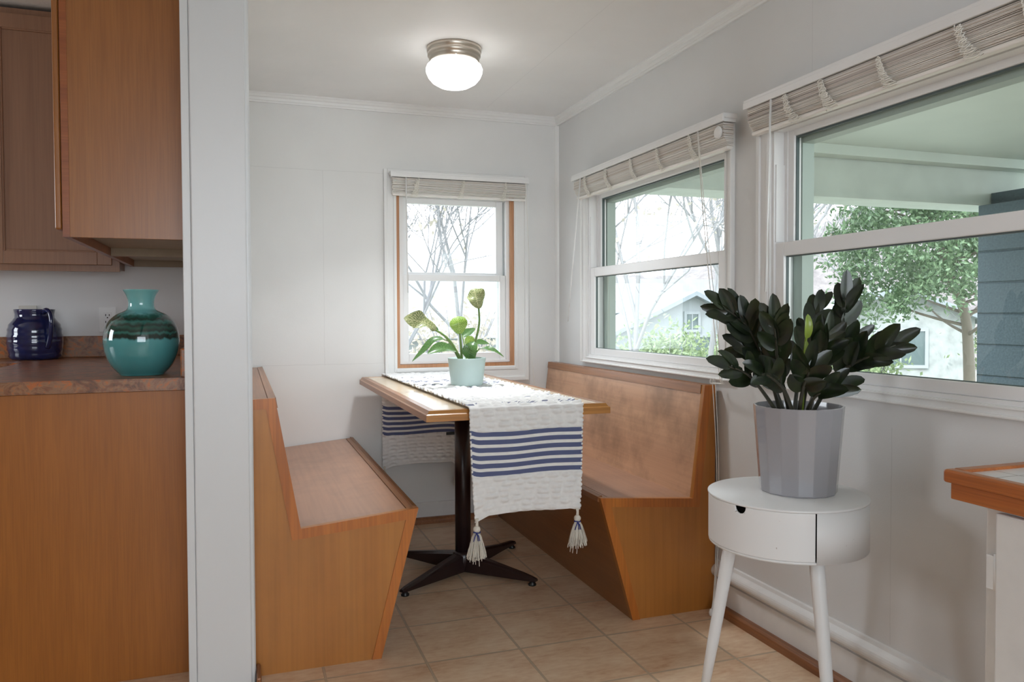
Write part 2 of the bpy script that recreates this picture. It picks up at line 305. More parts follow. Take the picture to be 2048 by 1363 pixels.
# outdoors
M['porch_ceiling'] = plain('porch_ceiling_paint', (.60, .665, .61), .6, bump=.1, bscale=20, var=.03, vscale=3)
M['porch_beam'] = plain('porch_beam_paint', (.56, .62, .57), .6, bump=.2, bscale=30, var=.05, vscale=6)
def block_mat():
    m, nt, bs = newmat('painted_block')
    g = nd(nt, 'ShaderNodeNewGeometry'); sp = nd(nt, 'ShaderNodeSeparateXYZ'); lk(nt, g.outputs['Position'], sp.inputs[0])
    md = nd(nt, 'ShaderNodeMath', operation='ADD'); md.inputs[1].default_value = .095; lk(nt, sp.outputs[2], md.inputs[0])
    fr = nd(nt, 'ShaderNodeMath', operation='PINGPONG'); fr.inputs[1].default_value = .1005; lk(nt, md.outputs[0], fr.inputs[0])
    mr = nd(nt, 'ShaderNodeMapRange'); mr.inputs['From Min'].default_value = .0; mr.inputs['From Max'].default_value = .009; lk(nt, fr.outputs[0], mr.inputs['Value'])
    n = nd(nt, 'ShaderNodeTexNoise', i_Scale=80.0, i_Detail=4.0); lk(nt, g.outputs['Position'], n.inputs['Vector'])
    r = ramp(nt, [(.3, (.055, .085, .10)), (.7, (.085, .125, .145))]); lk(nt, n.outputs['Fac'], r.inputs['Fac'])
    lk(nt, r.outputs['Color'], bs.inputs['Base Color']); bs.inputs['Roughness'].default_value = .7
    b = nd(nt, 'ShaderNodeBump', i_Strength=.9, i_Distance=.012); lk(nt, mr.outputs[0], b.inputs['Height'])
    b2 = nd(nt, 'ShaderNodeBump', i_Strength=.4, i_Distance=.006); lk(nt, n.outputs['Fac'], b2.inputs['Height']); lk(nt, b.outputs['Normal'], b2.inputs['Normal']); lk(nt, b2.outputs['Normal'], bs.inputs['Normal'])
    return m
M['block'] = block_mat()
M['siding'] = plain('white_siding', (.35, .375, .385), .7, var=.04, vscale=2)
M['roof'] = plain('pale_roof', (.26, .29, .31), .8, var=.08, vscale=3)
M['old_paint'] = plain('weathered_white', (.34, .36, .35), .8, var=.18, vscale=4)
M['house_glass'] = plain('house_window_glass', (.10, .14, .14), .1)
M['grass'] = plain('winter_lawn', (.31, .325, .27), .95, var=.3, vscale=.8, bump=.5, bscale=8)
M['dirt'] = plain('leaf_litter', (.36, .28, .2), .95, var=.25, vscale=3)
M['evergreen'] = leafmat('evergreen_leaf', (.07, .13, .065), (.22, .31, .17), .45, trans=.25, coat=.1)
M['bark'] = plain('pale_bark', (.26, .26, .265), .9)
M['bark_dark'] = plain('tree_bark', (.16, .14, .11), .9)
M['shrub'] = leafmat('shrub_leaf', (.16, .24, .12), (.40, .46, .26), .6, trans=.3, coat=0)
M['autumn'] = leafmat('autumn_leaf', (.44, .39, .32), (.52, .48, .40), .7, trans=.3, coat=0)

# ------------------------------------------------------------------ mesh helpers
class MB:
    def __init__(s): s.bm = bmesh.new(); s.uv = None
    def face(s, vs, mi=0, sm=False):
        try: f = s.bm.faces.new(vs)
        except ValueError: return None
        f.material_index = mi; f.smooth = sm; return f
    def box(s, x0, x1, y0, y1, z0, z1, bev=0, mi=0, mat=None, seg=2):
        c = [(x0, y0, z0), (x1, y0, z0), (x1, y1, z0), (x0, y1, z0), (x0, y0, z1), (x1, y0, z1), (x1, y1, z1), (x0, y1, z1)]
        vs = [s.bm.verts.new(mat @ V(p) if mat else p) for p in c]
        fs = [s.face([vs[i] for i in q], mi) for q in ((3, 2, 1, 0), (4, 5, 6, 7), (0, 1, 5, 4), (1, 2, 6, 5), (2, 3, 7, 6), (3, 0, 4, 7))]
        if bev:
            es = list({e for f in fs for e in f.edges})
            r = bmesh.ops.bevel(s.bm, geom=es, offset=bev, segments=seg, affect='EDGES', profile=.5, clamp_overlap=True)
            for f in r['faces']: f.material_index = mi
        return s
    def tube(s, pts, r, n=8, mi=0, caps=True, sm=True):
        pts = [V(p) for p in pts]; k = len(pts)
        rs = r if isinstance(r, (list, tuple)) else [r]*k
        prev = None; rings = []
        for i, p in enumerate(pts):
            t = (pts[min(i+1, k-1)]-pts[max(i-1, 0)])
            if t.length < 1e-9: t = V((0, 0, 1))
            t.normalize()
            if prev is None:
                a = V((1, 0, 0)) if abs(t.x) < .8 else V((0, 1, 0)); u = (a-t*a.dot(t)).normalized()
            else:
                u = prev-t*prev.dot(t)
                u = u.normalized() if u.length > 1e-6 else t.orthogonal().normalized()
            prev = u; w = t.cross(u)
            rings.append([s.bm.verts.new(p+(u*math.cos(2*PI*j/n)+w*math.sin(2*PI*j/n))*rs[i]) for j in range(n)])
        for a, b in zip(rings, rings[1:]):
            for j in range(n): s.face([a[j], a[(j+1) % n], b[(j+1) % n], b[j]], mi, sm)
        if caps:
            s.face(rings[0][::-1], mi); s.face(rings[-1], mi)
        return s
    def lathe(s, prof, c, n=48, mi=0, a0=0, a1=2*PI, sm=True, rot=0):
        full = abs(a1-a0-2*PI) < 1e-6; cnt = n if full else n+1
        rings = []
        for r, z in prof:
            if r < 1e-6 and full: rings.append([s.bm.verts.new((c[0], c[1], c[2]+z))])
            else: rings.append([s.bm.verts.new((c[0]+r*math.cos(rot+a0+(a1-a0)*j/n), c[1]+r*math.sin(rot+a0+(a1-a0)*j/n), c[2]+z)) for j in range(cnt)])
        for a, b in zip(rings, rings[1:]):
            for j in range(n):
                j2 = (j+1) % cnt if full else j+1
                if len(a) == 1 and len(b) == 1: continue
                if len(a) == 1: s.face([a[0], b[j2], b[j]], mi, sm)
                elif len(b) == 1: s.face([a[j], a[j2], b[0]], mi, sm)
                else: s.face([a[j], a[j2], b[j2], b[j]], mi, sm)
        return s
    def prism(s, poly, d0, d1, plane='xz', mi=0):
        f = {'xz': lambda a, b, d: (a, d, b), 'yz': lambda a, b, d: (d, a, b), 'xy': lambda a, b, d: (a, b, d)}[plane]
        A = [s.bm.verts.new(f(a, b, d0)) for a, b in poly]; B = [s.bm.verts.new(f(a, b, d1)) for a, b in poly]
        n = len(poly); s.face(A[::-1], mi); s.face(B, mi)
        for i in range(n): s.face([A[i], A[(i+1) % n], B[(i+1) % n], B[i]], mi)
        return s
    def ring(s, ax, a0, a1, b0, b1, w, d0, d1, mi=0, bev=0):
        """rectangular frame in the (a,z) plane; w = (left, right, bottom, top)"""
        l, r, bt, tp = w
        def bx(p, q, u, v):
            if q-p < 1e-5 or v-u < 1e-5: return
            if ax == 'x': s.box(d0, d1, p, q, u, v, bev, mi)
            else: s.box(p, q, d0, d1, u, v, bev, mi)
        bx(a0, a0+l, b0, b1); bx(a1-r, a1, b0, b1); bx(a0+l, a1-r, b0, b0+bt); bx(a0+l, a1-r, b1-tp, b1)
        return s
    def sphere(s, c, r, n=12, m=8, mi=0, sc3=(1, 1, 1)):
        prof = [(math.sin(PI*i/m)*r, -math.cos(PI*i/m)*r) for i in range(m+1)]
        st = len(s.bm.verts); s.lathe(prof, (0, 0, 0), n, mi); s.bm.verts.ensure_lookup_table()
        for v in s.bm.verts[st:]: v.co = V((v.co.x*sc3[0], v.co.y*sc3[1], v.co.z*sc3[2]))+V(c)
        return s
    def leaf(s, pts, width, nrm, fold=.25, shape=None, n=10, mi=0, wave=0, roll=0):
        if s.uv is None: s.uv = s.bm.loops.layers.uv.new('UVMap')
        shape = shape or (lambda t: math.sin(PI*t**.8)**.75 if 0 < t < 1 else 0)
        rows = []; nrm = V(nrm)
        for i in range(n+1):
            t = i/n; p = spline(pts, t); T = (spline(pts, min(1, t+.02))-spline(pts, max(0, t-.02))).normalized()
            S = T.cross(nrm).normalized(); N = S.cross(T)
            w = width/2*max(shape(t), .02)
            row = []
            for u in (-1, -.55, 0, .55, 1):
                q = p+S*u*w+N*(abs(u)**1.3*fold*w)+N*(wave*w*math.sin(t*9+u*2)*abs(u))+N*(roll*w*u)
                row.append((s.bm.verts.new(q), u, t))
            rows.append(row)
        for a, b in zip(rows, rows[1:]):
            for j in range(4):
                q = [a[j], a[j+1], b[j+1], b[j]]
                f = s.face([x[0] for x in q], mi, True)
                if f:
                    for lp, x in zip(f.loops, q): lp[s.uv].uv = (x[1], x[2])
        return s
def spline(pts, t):
    pts = [V(p) for p in pts]; k = len(pts)-1
    if k == 0: return pts[0]
    x = max(0, min(1, t))*k; i = min(int(x), k-1); f = x-i
    p0, p1, p2, p3 = pts[max(i-1, 0)], pts[i], pts[i+1], pts[min(i+2, k)]
    return .5*((2*p1)+(p2-p0)*f+(2*p0-5*p1+4*p2-p3)*f*f+(3*p1-p0-3*p2+p3)*f**3)
WORLD = {}
def obj(name, mb, mats, parent=None, origin=None, recalc=True):
    bm = mb.bm if isinstance(mb, MB) else mb
    if recalc: bmesh.ops.recalc_face_normals(bm, faces=bm.faces)
    me = bpy.data.meshes.new(name); bm.to_mesh(me); bm.free()
    for m in (mats if isinstance(mats, (list, tuple)) else [mats]): me.materials.append(M[m] if isinstance(m, str) else m)
    co = [v.co for v in me.vertices]
    if origin is None:
        lo = V([min(c[i] for c in co) for i in range(3)]); hi = V([max(c[i] for c in co) for i in range(3)])
        origin = V(((lo.x+hi.x)/2, (lo.y+hi.y)/2, lo.z))
    origin = V(origin); me.transform(Matrix.Translation(-origin))
    o = bpy.data.objects.new(name, me); col.objects.link(o)
    WORLD[o.name] = origin
    if parent is not None:
        o.parent = parent; o.location = origin-WORLD[parent.name]
    else: o.location = origin
    return o
def tag(o, label, cat, group=None, kind=None):
    o['label'] = label; o['category'] = cat
    if group: o['group'] = group
    if kind: o['kind'] = kind
    return o
def thing(name, label, cat, loc, group=None, kind=None):
    o = bpy.data.objects.new(name, None); col.objects.link(o); o.location = loc; WORLD[o.name] = V(loc); o.empty_display_size = .1
    return tag(o, label, cat, group, kind)
def struct(name, mb, mats, label=None, cat=None, parent=None):
    o = obj(name, mb, mats, parent)
    if parent is None:
        o['kind'] = 'structure'
        if label: tag(o, label, cat or name.split('_')[0])
    return o

# ------------------------------------------------------------------ room shell
XR, YB, ZC = 1.71, 4.098, 2.224
O2 = (2.47, 3.68, .90, 1.75); O3 = (.98, 2.21, .90, 1.75); O1 = (.785, 1.443, .836, 1.79)
m = MB(); m.box(-3.2, 1.9, -2.6, 4.25, -.1, 0); struct('floor', m, 'floor', 'beige square ceramic tile floor with grey-brown grout', 'floor')
m = MB(); m.box(-.15, 1.86, -2.6, 4.25, ZC, ZC+.08); struct('ceiling', m, 'ceiling', 'low white ceiling over the dining nook', 'ceiling')
m = MB(); m.box(-3.2, -.15, -2.6, 4.25, 2.42, 2.5); struct('ceiling_kitchen', m, 'popcorn', 'rough popcorn ceiling above the kitchen cabinets', 'ceiling')
m = MB()
ys = [-2.6, O3[0], O3[1], O2[0], O2[1], 4.25]
m.box(XR, XR+.15, -2.6, 4.25, -.1, .90); m.box(XR, XR+.15, -2.6, 4.25, 1.75, 2.5)
for a, b in ((-2.6, O3[0]), (O3[1], O2[0]), (O2[1], 4.25)): m.box(XR, XR+.15, a, b, .90, 1.75)
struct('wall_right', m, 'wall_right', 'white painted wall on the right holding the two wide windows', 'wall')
m = MB()
m.box(-3.2, XR, YB, YB+.15, -.1, O1[2]); m.box(-3.2, XR, YB, YB+.15, O1[3], 2.5)
m.box(-3.2, O1[0], YB, YB+.15, O1[2], O1[3]); m.box(O1[1], XR, YB, YB+.15, O1[2], O1[3])
struct('wall_back', m, 'wall_back', 'white back wall of the nook and kitchen with the small window', 'wall')
m = MB(); m.box(-.138, .02, 2.47, YB, 0, 2.5); m.box(-.15, .02, -2.6, 2.47, ZC, 2.5)
struct('wall_left', m, 'wall', 'partition wall between the kitchen and the dining nook', 'wall')
m = MB(); m.box(-3.35, -3.2, -2.6, 2.7, -.1, 2.5); m.box(-3.35, -3.2, 3.6, 4.25, -.1, 2.5); m.box(-3.35, -3.2, 2.7, 3.6, -.1, 1.1); m.box(-3.35, -3.2, 2.7, 3.6, 2.0, 2.5); struct('wall_far_left', m, 'cab_brown', 'kitchen side wall', 'wall')  # opening added in this unseen wall for the kitchen fill light
m = MB()   # wall behind the camera; its wide opening is added to let light in
m.box(-3.2, 1.86, -2.75, -2.6, -.1, .85); m.box(-3.2, 1.86, -2.75, -2.6, 2.1, 2.5); m.box(-3.2, -1.0, -2.75, -2.6, .85, 2.1); m.box(1.4, 1.86, -2.75, -2.6, .85, 2.1)
struct('wall_front', m, 'wall', 'wall behind the viewer with a wide opening added for light', 'wall')
# white post capping the partition
m = MB(); m.box(-.153, .032, 2.445, 2.475, 0, 2.4, .006); m.box(-.153, -.131, 2.440, 2.446, 0, 2.4, .002); m.box(-.13, .022, 2.436, 2.446, 0, 2.4, .004)
m.box(.02, .034, 2.47, 2.50, 0, 2.4, .002)
struct('trim_1', m, 'post', 'tall white painted post between kitchen and dining nook', 'post')
# crown moulding
def crown(name, axis, a0, a1):
    m = MB(); pr = [(0, 0), (.012, 0), (.014, .008), (.018, .01), (.02, .022), (.026, .026), (.03, .036), (.034, .04), (.034, .046), (0, .046)]
    z0 = ZC-.046
    if axis == 'y': m.prism([(XR-a, z0+b) for a, b in pr], a0, a1, 'xz')
    else: m.prism([(YB-a, z0+b) for a, b in pr], a0, a1, 'yz')
    return m
struct('trim_2', crown('c', 'y', -2.5, YB), 'trim', 'stepped white crown moulding along the right wall', 'trim')
struct('trim_3', crown('c', 'x', .02, XR-.001), 'trim', 'stepped white crown moulding along the back wall', 'trim')
m = MB(); m.prism([(XR, YB), (XR-.02, YB), (XR-.017, YB-.01), (XR-.01, YB-.017), (XR, YB-.02)], 0, ZC-.046, 'xy'); struct('trim_4', m, 'trim', 'vertical white corner bead in the far corner', 'trim')
# baseboards
m = MB(); m.box(XR-.014, XR, -2.5, YB-.014, .028, .116); m.box(XR-.006, XR, -2.5, YB-.014, .114, .128)
pr = [(0, .124), (.02, .124)]+[(.02*math.cos(a)+.012, .146+.022*math.sin(a)) for a in [(-PI/2+i*PI/10) for i in range(1, 9)]]+[(.012, .172), (.008, .182), (0, .184)]
m.prism([(XR-a, b) for a, b in pr], -2.5, YB-.02, 'xz'); struct('baseboard_right', m, 'base_white', 'white baseboard with rounded cap along the right wall', 'baseboard')
m = MB(); m.box(.02, XR-.014, YB-.014, YB, .028, .11, .003); struct('baseboard_back', m, 'base_white', 'white baseboard along the back wall under the table', 'baseboard')
def qround(axis, lo, hi):
    m = MB(); pr = [(0, 0), (.03, 0)]+[(.012+.018*math.cos(a), .014+.018*math.sin(a)) for a in [i*PI/10 for i in range(6)]]+[(0, .032)]
    if axis == 'y': m.prism([(XR-.012-a, b) for a, b in pr], lo, hi, 'xz')
    else: m.prism([(YB-.012-a, b) for a, b in pr], lo, hi, 'yz')
    return m
struct('trim_5', qround('y', -2.5, 2.50), 'strip_wood', 'brown wooden strip along the floor at the right wall', 'trim')
struct('trim_6', qround('x', .45, 1.33), 'strip_wood', 'brown wooden strip along the floor at the back wall', 'trim')
m = MB(); m.box(.034, .048, 2.40, 2.505, 0, .045, .004); struct('trim_7', m, 'strip_wood', 'short brown wooden strip on the floor beside the white post', 'trim')

# ------------------------------------------------------------------ windows
def casing(m, ax, a0, a1, b0, b1, wl, wr, wb, wt, base, sgn):
    """picture-frame casing proud of the wall by sgn; inner edge = opening"""
    def rg(e, t, w):
        d = sorted((base, base+sgn*t)); m.ring(ax, a0-wl*e, a1+wr*e, b0-wb*e, b1+wt*e, w, d[0], d[1])
    rg(.96, .013, (wl*.96, wr*.96, wb*.96, wt*.96))
    k = .28
    d = sorted((base, base+sgn*.021)); m.ring(ax, a0-wl, a1+wr, b0-wb, b1+wt, (wl*k, wr*k, wb*k, wt*k), d[0], d[1], bev=.003)
    d = sorted((base, base+sgn*.017)); m.ring(ax, a0-wl*.25, a1+wr*.25, b0-wb*.25, b1+wt*.25, (wl*.18, wr*.18, wb*.18, wt*.18), d[0], d[1], bev=.002)
def right_window(name, op, wl, wr, label):
    y0, y1, z0, z1 = op
    root = thing(name, label, 'window', (XR, (y0+y1)/2, z0), kind='structure')
    m = MB(); casing(m, 'x', y0, y1, z0, z1, wl, wr, .030, .06, XR, -1)
    obj('casing', m, 'trim', root)
    m = MB(); m.ring('x', y0, y1, z0, z1, (.012, .012, .012, .02), XR-.004, XR+.075)           # vinyl frame
    m.box(XR+.036, XR+.042, y0+.012, y0+.03, z0, z1); m.box(XR+.036, XR+.042, y1-.03, y1-.012, z0, z1)
    m.box(XR+.002, XR+.036, y1-.017, y1-.012, 1.36, 1.62); m.box(XR+.002, XR+.036, y0+.012, y0+.017, 1.36, 1.62)   # track covers
    obj('window_frame', m, 'vinyl', root)
    m = MB(); m.ring('x', y0+.01, y1-.01, z0+.01, z1-.01, (.045, .045, .02, .05), XR+.078, XR+.125)
    obj('exterior_frame', m, 'vinyl_ext', root)
    # lower sash, inside
    ly0, ly1 = y0+.012, y1-.004
    s = MB(); s.ring('x', ly0, ly1, z0+.012, 1.357, (.05, .05, .034, .046), XR+.004, XR+.034, bev=.003)
    sash = obj('lower_sash', s, 'vinyl', root)
    g = MB(); g.ring('x', ly0+.048, ly1-.048, z0+.044, 1.313, (.004, .004, .004, .006), XR+.014, XR+.024); obj('gasket', g, 'gasket', sash)
    g = MB(); g.face([g.bm.verts.new((XR+.018, a, b)) for a, b in ((ly0+.049, z0+.045), (ly1-.049, z0+.045), (ly1-.049, 1.312), (ly0+.049, 1.312))]); obj('glass_pane', g, 'glass', sash)
    s = MB(); s.ring('x', y0+.012, y1-.012, 1.315, z1-.0, (.046, .046, .045, .040), XR+.040, XR+.070, bev=.003)
    sash = obj('upper_sash', s, 'vinyl', root)
    g = MB(); g.ring('x', y0+.056, y1-.056, 1.358, z1-.038, (.005, .005, .004, .008), XR+.048, XR+.060); obj('gasket', g, 'gasket', sash)
    g = MB(); g.face([g.bm.verts.new((XR+.054, a, b)) for a, b in ((y0+.057, 1.359), (y1-.057, 1.359), (y1-.057, z1-.039), (y0+.057, z1-.039))]); obj('glass_pane', g, 'glass', sash)
    return root
right_window('window_2', O2, .05, .07, 'white double-hung window above the right booth bench')
right_window('window_3', O3, .065, .065, 'white double-hung window nearest the viewer, behind the dark plant')
x0, x1, z0, z1 = O1
root = thing('window_1', 'small white double-hung window in the back wall with brown wooden liner', 'window', ((x0+x1)/2, YB, z0), kind='structure')
m = MB(); casing(m, 'y', x0, x1, z0, z1, .066, .082, .084, .095, YB, -1); obj('casing', m, 'trim', root)
m = MB(); m.ring('y', x0, x1, z0, z1, (.016, .021, .018, .016), YB-.006, YB+.022); obj('liner', m, 'liner_wood', root)
m = MB(); m.ring('y', x0+.004, x1-.004, z0+.004, z1-.004, (.034, .034, .024, .04), YB+.022, YB+.10); m.ring('y', x0+.02, x1-.02, z0+.02, z1-.02, (.02, .02, .012, .024), YB+.012, YB+.03)
obj('window_frame', m, 'vinyl', root)
m = MB(); m.ring('y', x0+.03, x1-.03, z0+.02, z1-.02, (.03, .03, .02, .03), YB+.10, YB+.14); obj('exterior_frame', m, 'vinyl_ext', root)
s = MB(); s.ring('y', x0+.04, x1-.04, z0+.03, 1.336, (.03, .034, .044, .034), YB+.022, YB+.05, bev=.003); sash = obj('lower_sash', s, 'vinyl', root)
g = MB(); g.face([g.bm.verts.new((a, YB+.036, b)) for a, b in ((x0+.068, z0+.072), (x1-.072, z0+.072), (x1-.072, 1.304), (x0+.068, 1.304))]); obj('glass_pane', g, 'glass_small', sash)
s = MB(); s.ring('y', x0+.04, x1-.045, 1.305, z1-.02, (.03, .04, .045, .052), YB+.055, YB+.085, bev=.003); sash = obj('upper_sash', s, 'vinyl', root)
g = MB(); g.face([g.bm.verts.new((a, YB+.069, b)) for a, b in ((x0+.068, 1.348), (x1-.083, 1.348), (x1-.083, z1-.07), (x0+.068, z1-.07))]); obj('glass_pane', g, 'glass_small', sash)

# ------------------------------------------------------------------ blinds
def blind(label, ax, base, sgn, a0, a1, ztop, zbot, hh, nsl, cords, wand, mess, wandlen, wandlean=0, hd=.052, lift=None, dep=.05):
    """ax: axis along the headrail ('y' on the right wall, 'x' on the back wall); base = wall plane, sgn = direction into the room"""
    P = (lambda a, d, z: V((base+sgn*d, a, z))) if ax == 'y' else (lambda a, d, z: V((a, base+sgn*d, z)))
    def bx(m, a, b, d, e, z, w, bev=0, mi=0):
        p, q = P(a, d, z), P(b, e, w)
        m.box(min(p.x, q.x), max(p.x, q.x), min(p.y, q.y), max(p.y, q.y), z, w, bev, mi)
    c = P((a0+a1)/2, hd/2, ztop)
    root = thing('window_blind', label, 'blind', (c.x, c.y, zbot), 'raised venetian blinds')
    m = MB(); bx(m, a0-.012, a1+.012, .004, hd+.012, ztop-hh*.55, ztop, .002); bx(m, a0-.012, a1+.012, hd+.006, hd+.014, ztop-hh, ztop-hh*.3, .002); bx(m, a0-.004, a1+.004, .006, hd+.004, ztop-hh*.95, ztop-hh*.5)
    obj('headrail', m, 'headrail', root)
    m = MB(); zt = ztop-hh-.002; br = .012; n = nsl; ph = (zt-zbot-br)/n
    for k in range(n):
        t = k/(n-1); off = -.024*max(0, (t-.4)/.6)**1.8+R.uniform(-.0016, .0016); tw = R.uniform(-.0012, .0012); sh = R.uniform(-.003, .003)
        z = zt-(k+1)*ph
        q = [P(a0+sh, .012, z), P(a1+sh, .012, z), P(a1+sh, .012+dep-.006+off, z+tw), P(a0+sh, .012+dep-.006+off, z-tw)]
        th = ph*.62
        v0 = [m.bm.verts.new(p) for p in q]; v1 = [m.bm.verts.new(p+V((0, 0, th))) for p in q]
        mi = R.choice([0, 0, 1, 2, 3]) if t < .5 else R.choice([3, 3, 0, 3])
        m.face(v0[::-1], mi); m.face(v1, mi)
        for i in range(4): m.face([v0[i], v0[(i+1) % 4], v1[(i+1) % 4], v1[i]], mi)
    obj('slat_stack', m, ['slat0', 'slat1', 'slat2', 'slat3'], root)
    m = MB(); bx(m, a0, a1, .014, .012+dep-.022, zbot, zbot+br, .004); obj('bottom_rail', m, 'slat3', root)
    for i, a in enumerate(cords):     # gathered ladder cords bunched on the front of the stack
        m = MB(); pts = []; tot = 96
        for k in range(tot):
            t = k/(tot-1); z = zt-.004-(zt-zbot-.002)*t
            spread = .009+mess*(.3*t+1.0*max(0, t-.6))*.018
            fr = .012+dep-.004-.024*max(0, (t-.4)/.6)**1.8
            pts.append(P(a+spread*math.sin(k*1.05+i)*(1 if k % 3 else .5)+R.uniform(-.002, .002)-.014*mess*t, fr+.005+.003*math.cos(k*1.7)+R.uniform(0, .003), z+.006*math.cos(k*1.05+i)))
        m.tube(pts, .0014, 5); obj('ladder_cord', m, 'ladder', root)
    m = MB(); w0 = P(wand, hd+.012, ztop-hh*.8); w1 = P(wand+wandlean, hd+.020, ztop-hh-wandlen)
    m.tube([w0+V((0, 0, .012)), w0, w0+V((0, 0, -.012))], .002, 6); m.tube([w0+V((0, 0, -.008)), w0.lerp(w1, .5), w1], .0036, 6); obj('wand', m, 'white_plastic', root)
    if lift:
        for strand in lift:
            m = MB(); m.tube(strand, .0017, 5)
            obj('lift_cord', m, 'cord', root)
    return root
def samp(pts, n=24): return [spline(pts, i/(n-1)) for i in range(n)]
b2 = blind('raised beige blind over the middle window above the right bench', 'y', XR-.021, -1, 2.385, 3.70, 1.832, 1.708, .03, 34, [2.595, 2.841, 3.07, 3.322, 3.55], 3.60, 1.0, .72, .14,
      lift=[samp([(1.632, 2.546, 1.81), (1.634, 2.50, 1.50), (1.632, 2.42, 1.1), (1.628, 2.385, .90), (1.633, 2.376, .868)]),
            samp([(1.632, 2.55, 1.81), (1.638, 2.512, 1.45), (1.634, 2.44, 1.08), (1.634, 2.405, .90), (1.640, 2.40, .868)])])
m = MB(); m.lathe([(0, 0), (.018, 0), (.022, .006), (.022, .01), (.012, .014), (0, .014)], (0, 0, 0), 20)
for v in m.bm.verts: v.co = Matrix.Translation((XR-.078, 2.405, 1.768)) @ Matrix.Rotation(-PI/2, 4, 'Y') @ v.co
o = obj('cord_cleat', m, 'white_plastic', b2)
b3 = blind('raised beige blind over the near window, cords hanging in messy loops', 'y', XR-.021, -1, 1.0, 2.245, 1.842, 1.722, .032, 38, [1.25, 1.42, 1.665, 1.885, 2.045], 2.112, 1.9, .62, .012)
b1 = blind('raised beige blind over the small back window', 'x', YB-.021, -1, .757, 1.497, 1.867, 1.742, .032, 15, [.887, 1.135, 1.375], .825, 1.0, .60, .005, dep=.04, hd=.042,
      lift=[samp([(1.487, 4.02, 1.84), (1.515, 4.03, 1.31), (1.528, 4.045, .92), (1.55, 4.05, .70), (1.56, 4.05, .55)])])
# pull cords lying over the right bench end and down to the floor (loose tail of the middle blind)
for dx in (0, .012):
    m = MB(); m.tube(samp([(1.633+dx*.6, 2.376+dx, .868), (1.648+dx, 2.48, .861), (1.664+dx, 2.492, .853), (1.68+dx*.7, 2.488, .55), (1.675+dx*.6, 2.482, .25), (1.655+dx*.3, 2.47, .06), (1.637, 2.46, .012)], 40), .0017, 5)
    obj('lift_cord', m, 'cord', b2)
m = MB(); m.lathe([(0, 0), (.006, .002), (.009, .012), (.005, .026), (0, .028)], (1.634, 2.452, .001), 10); obj('cord_tassel', m, 'white_plastic', b2)

# ------------------------------------------------------------------ booth benches
def offset_poly(pts, w):
    """inner offsets of an open polyline (to the right-hand side of travel)"""
    P = [V((a, b, 0)) for a, b in pts]; out = []
    nr = []
    for a, b in zip(P, P[1:]):
        d = (b-a).normalized(); nr.append(V((d.y, -d.x, 0)))
    for i in range(len(P)):
        if i == 0: out.append(P[0]+nr[0]*w)
        elif i == len(P)-1: out.append(P[-1]+nr[-1]*w)
        else:
            n = (nr[i-1]+nr[i]); k = w*2/(n.length_squared) if n.length_squared > 1e-6 else w
            out.append(P[i]+n*k)
    return [(p.x, p.y) for p in out]
def bench(label, prof, y0, y1, inner):
    """prof: wall-top A, back-top B, seat-back C, seat-front D, foot E as (x,z); inner = +1 when the room lies toward +x"""
    A, B, C, D, E = prof; F = (A[0], 0)
    root = thing('booth_bench', label, 'bench', ((A[0]+D[0])/2, (y0+y1)/2, 0), 'booth benches')
    m = MB(); m.prism([A, B, C, D, E, F], y0+.004, y0+.022, 'xz'); obj('end_panel', m, 'bench_end', root)
    path = [A, B, C, D, E]; off = offset_poly(path, .032*inner)
    if A[1]-off[0][1] < 0: off = offset_poly(path, -.032*inner)
    off[-1] = (off[-1][0]+(E[0]-off[-1][0])*0, 0.0) ; 
    for i in range(4):
        m = MB(); m.prism([path[i], path[i+1], off[i+1], off[i]], y0, y0+.006, 'xz')
        obj('edge_trim', m, 'bench_trim', root)
    s = inner
    # back panel B->C , seat C->D, front D->E  (slabs behind the end panel)
    def slab(name, P, Q, th, a, b, mat, par=root, lift=0):
        d = V((Q[0]-P[0], Q[1]-P[1], 0)).normalized(); n = V((d.y, -d.x, 0))*(1 if True else 1)
        n = n*th
        # thickness goes to the inside of the bench
        cen = V(((A[0]+C[0])/2, .2, 0)); 
        if (V((P[0], P[1], 0))+n-cen).length > (V((P[0], P[1], 0))-n-cen).length: n = -n
        l = -n.normalized()*lift
        m = MB(); m.prism([(P[0]+l.x, P[1]+l.y), (Q[0]+l.x, Q[1]+l.y), (Q[0]+n.x, Q[1]+n.y), (P[0]+n.x, P[1]+n.y)], a, b, 'xz'); return obj(name, m, mat, par)
    Bv, Cv, Dv, Ev = [V((p[0], p[1], 0)) for p in (B, C, D, E)]
    t = .95*.032/(Bv-Cv).length; B2 = Bv.lerp(Cv, t*1.1)
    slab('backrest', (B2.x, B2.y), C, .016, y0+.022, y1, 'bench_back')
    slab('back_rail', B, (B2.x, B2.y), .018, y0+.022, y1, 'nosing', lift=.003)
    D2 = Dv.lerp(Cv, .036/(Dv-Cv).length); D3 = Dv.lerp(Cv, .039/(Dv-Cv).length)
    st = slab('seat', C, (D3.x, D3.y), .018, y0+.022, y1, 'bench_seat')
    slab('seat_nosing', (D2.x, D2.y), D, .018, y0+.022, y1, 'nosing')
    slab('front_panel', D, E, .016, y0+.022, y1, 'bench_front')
    m = MB(); g = .022*inner
    m.box(min(A[0], B[0]-g), max(A[0], B[0]-g), y0+.022, y1, A[1]-.018, A[1]-.001); m.box(min(B[0]-g*.92, B[0]), max(B[0]-g*.92, B[0]), y0+.022, y1, A[1]-.018, A[1])
    obj('top_cap', m, 'nosing', root)
    return root
bench('amber plywood booth bench on the left, against the partition', [(.033, .861), (.100, .863), (.173, .449), (.549, .483), (.423, 0.0)], 2.511, YB-.016, 1)
bench('amber plywood booth bench on the right, under the middle window', [(1.694, .851), (1.646, .851), (1.595, .428), (1.213, .460), (1.343, 0.0)], 2.515, YB-.016, -1)

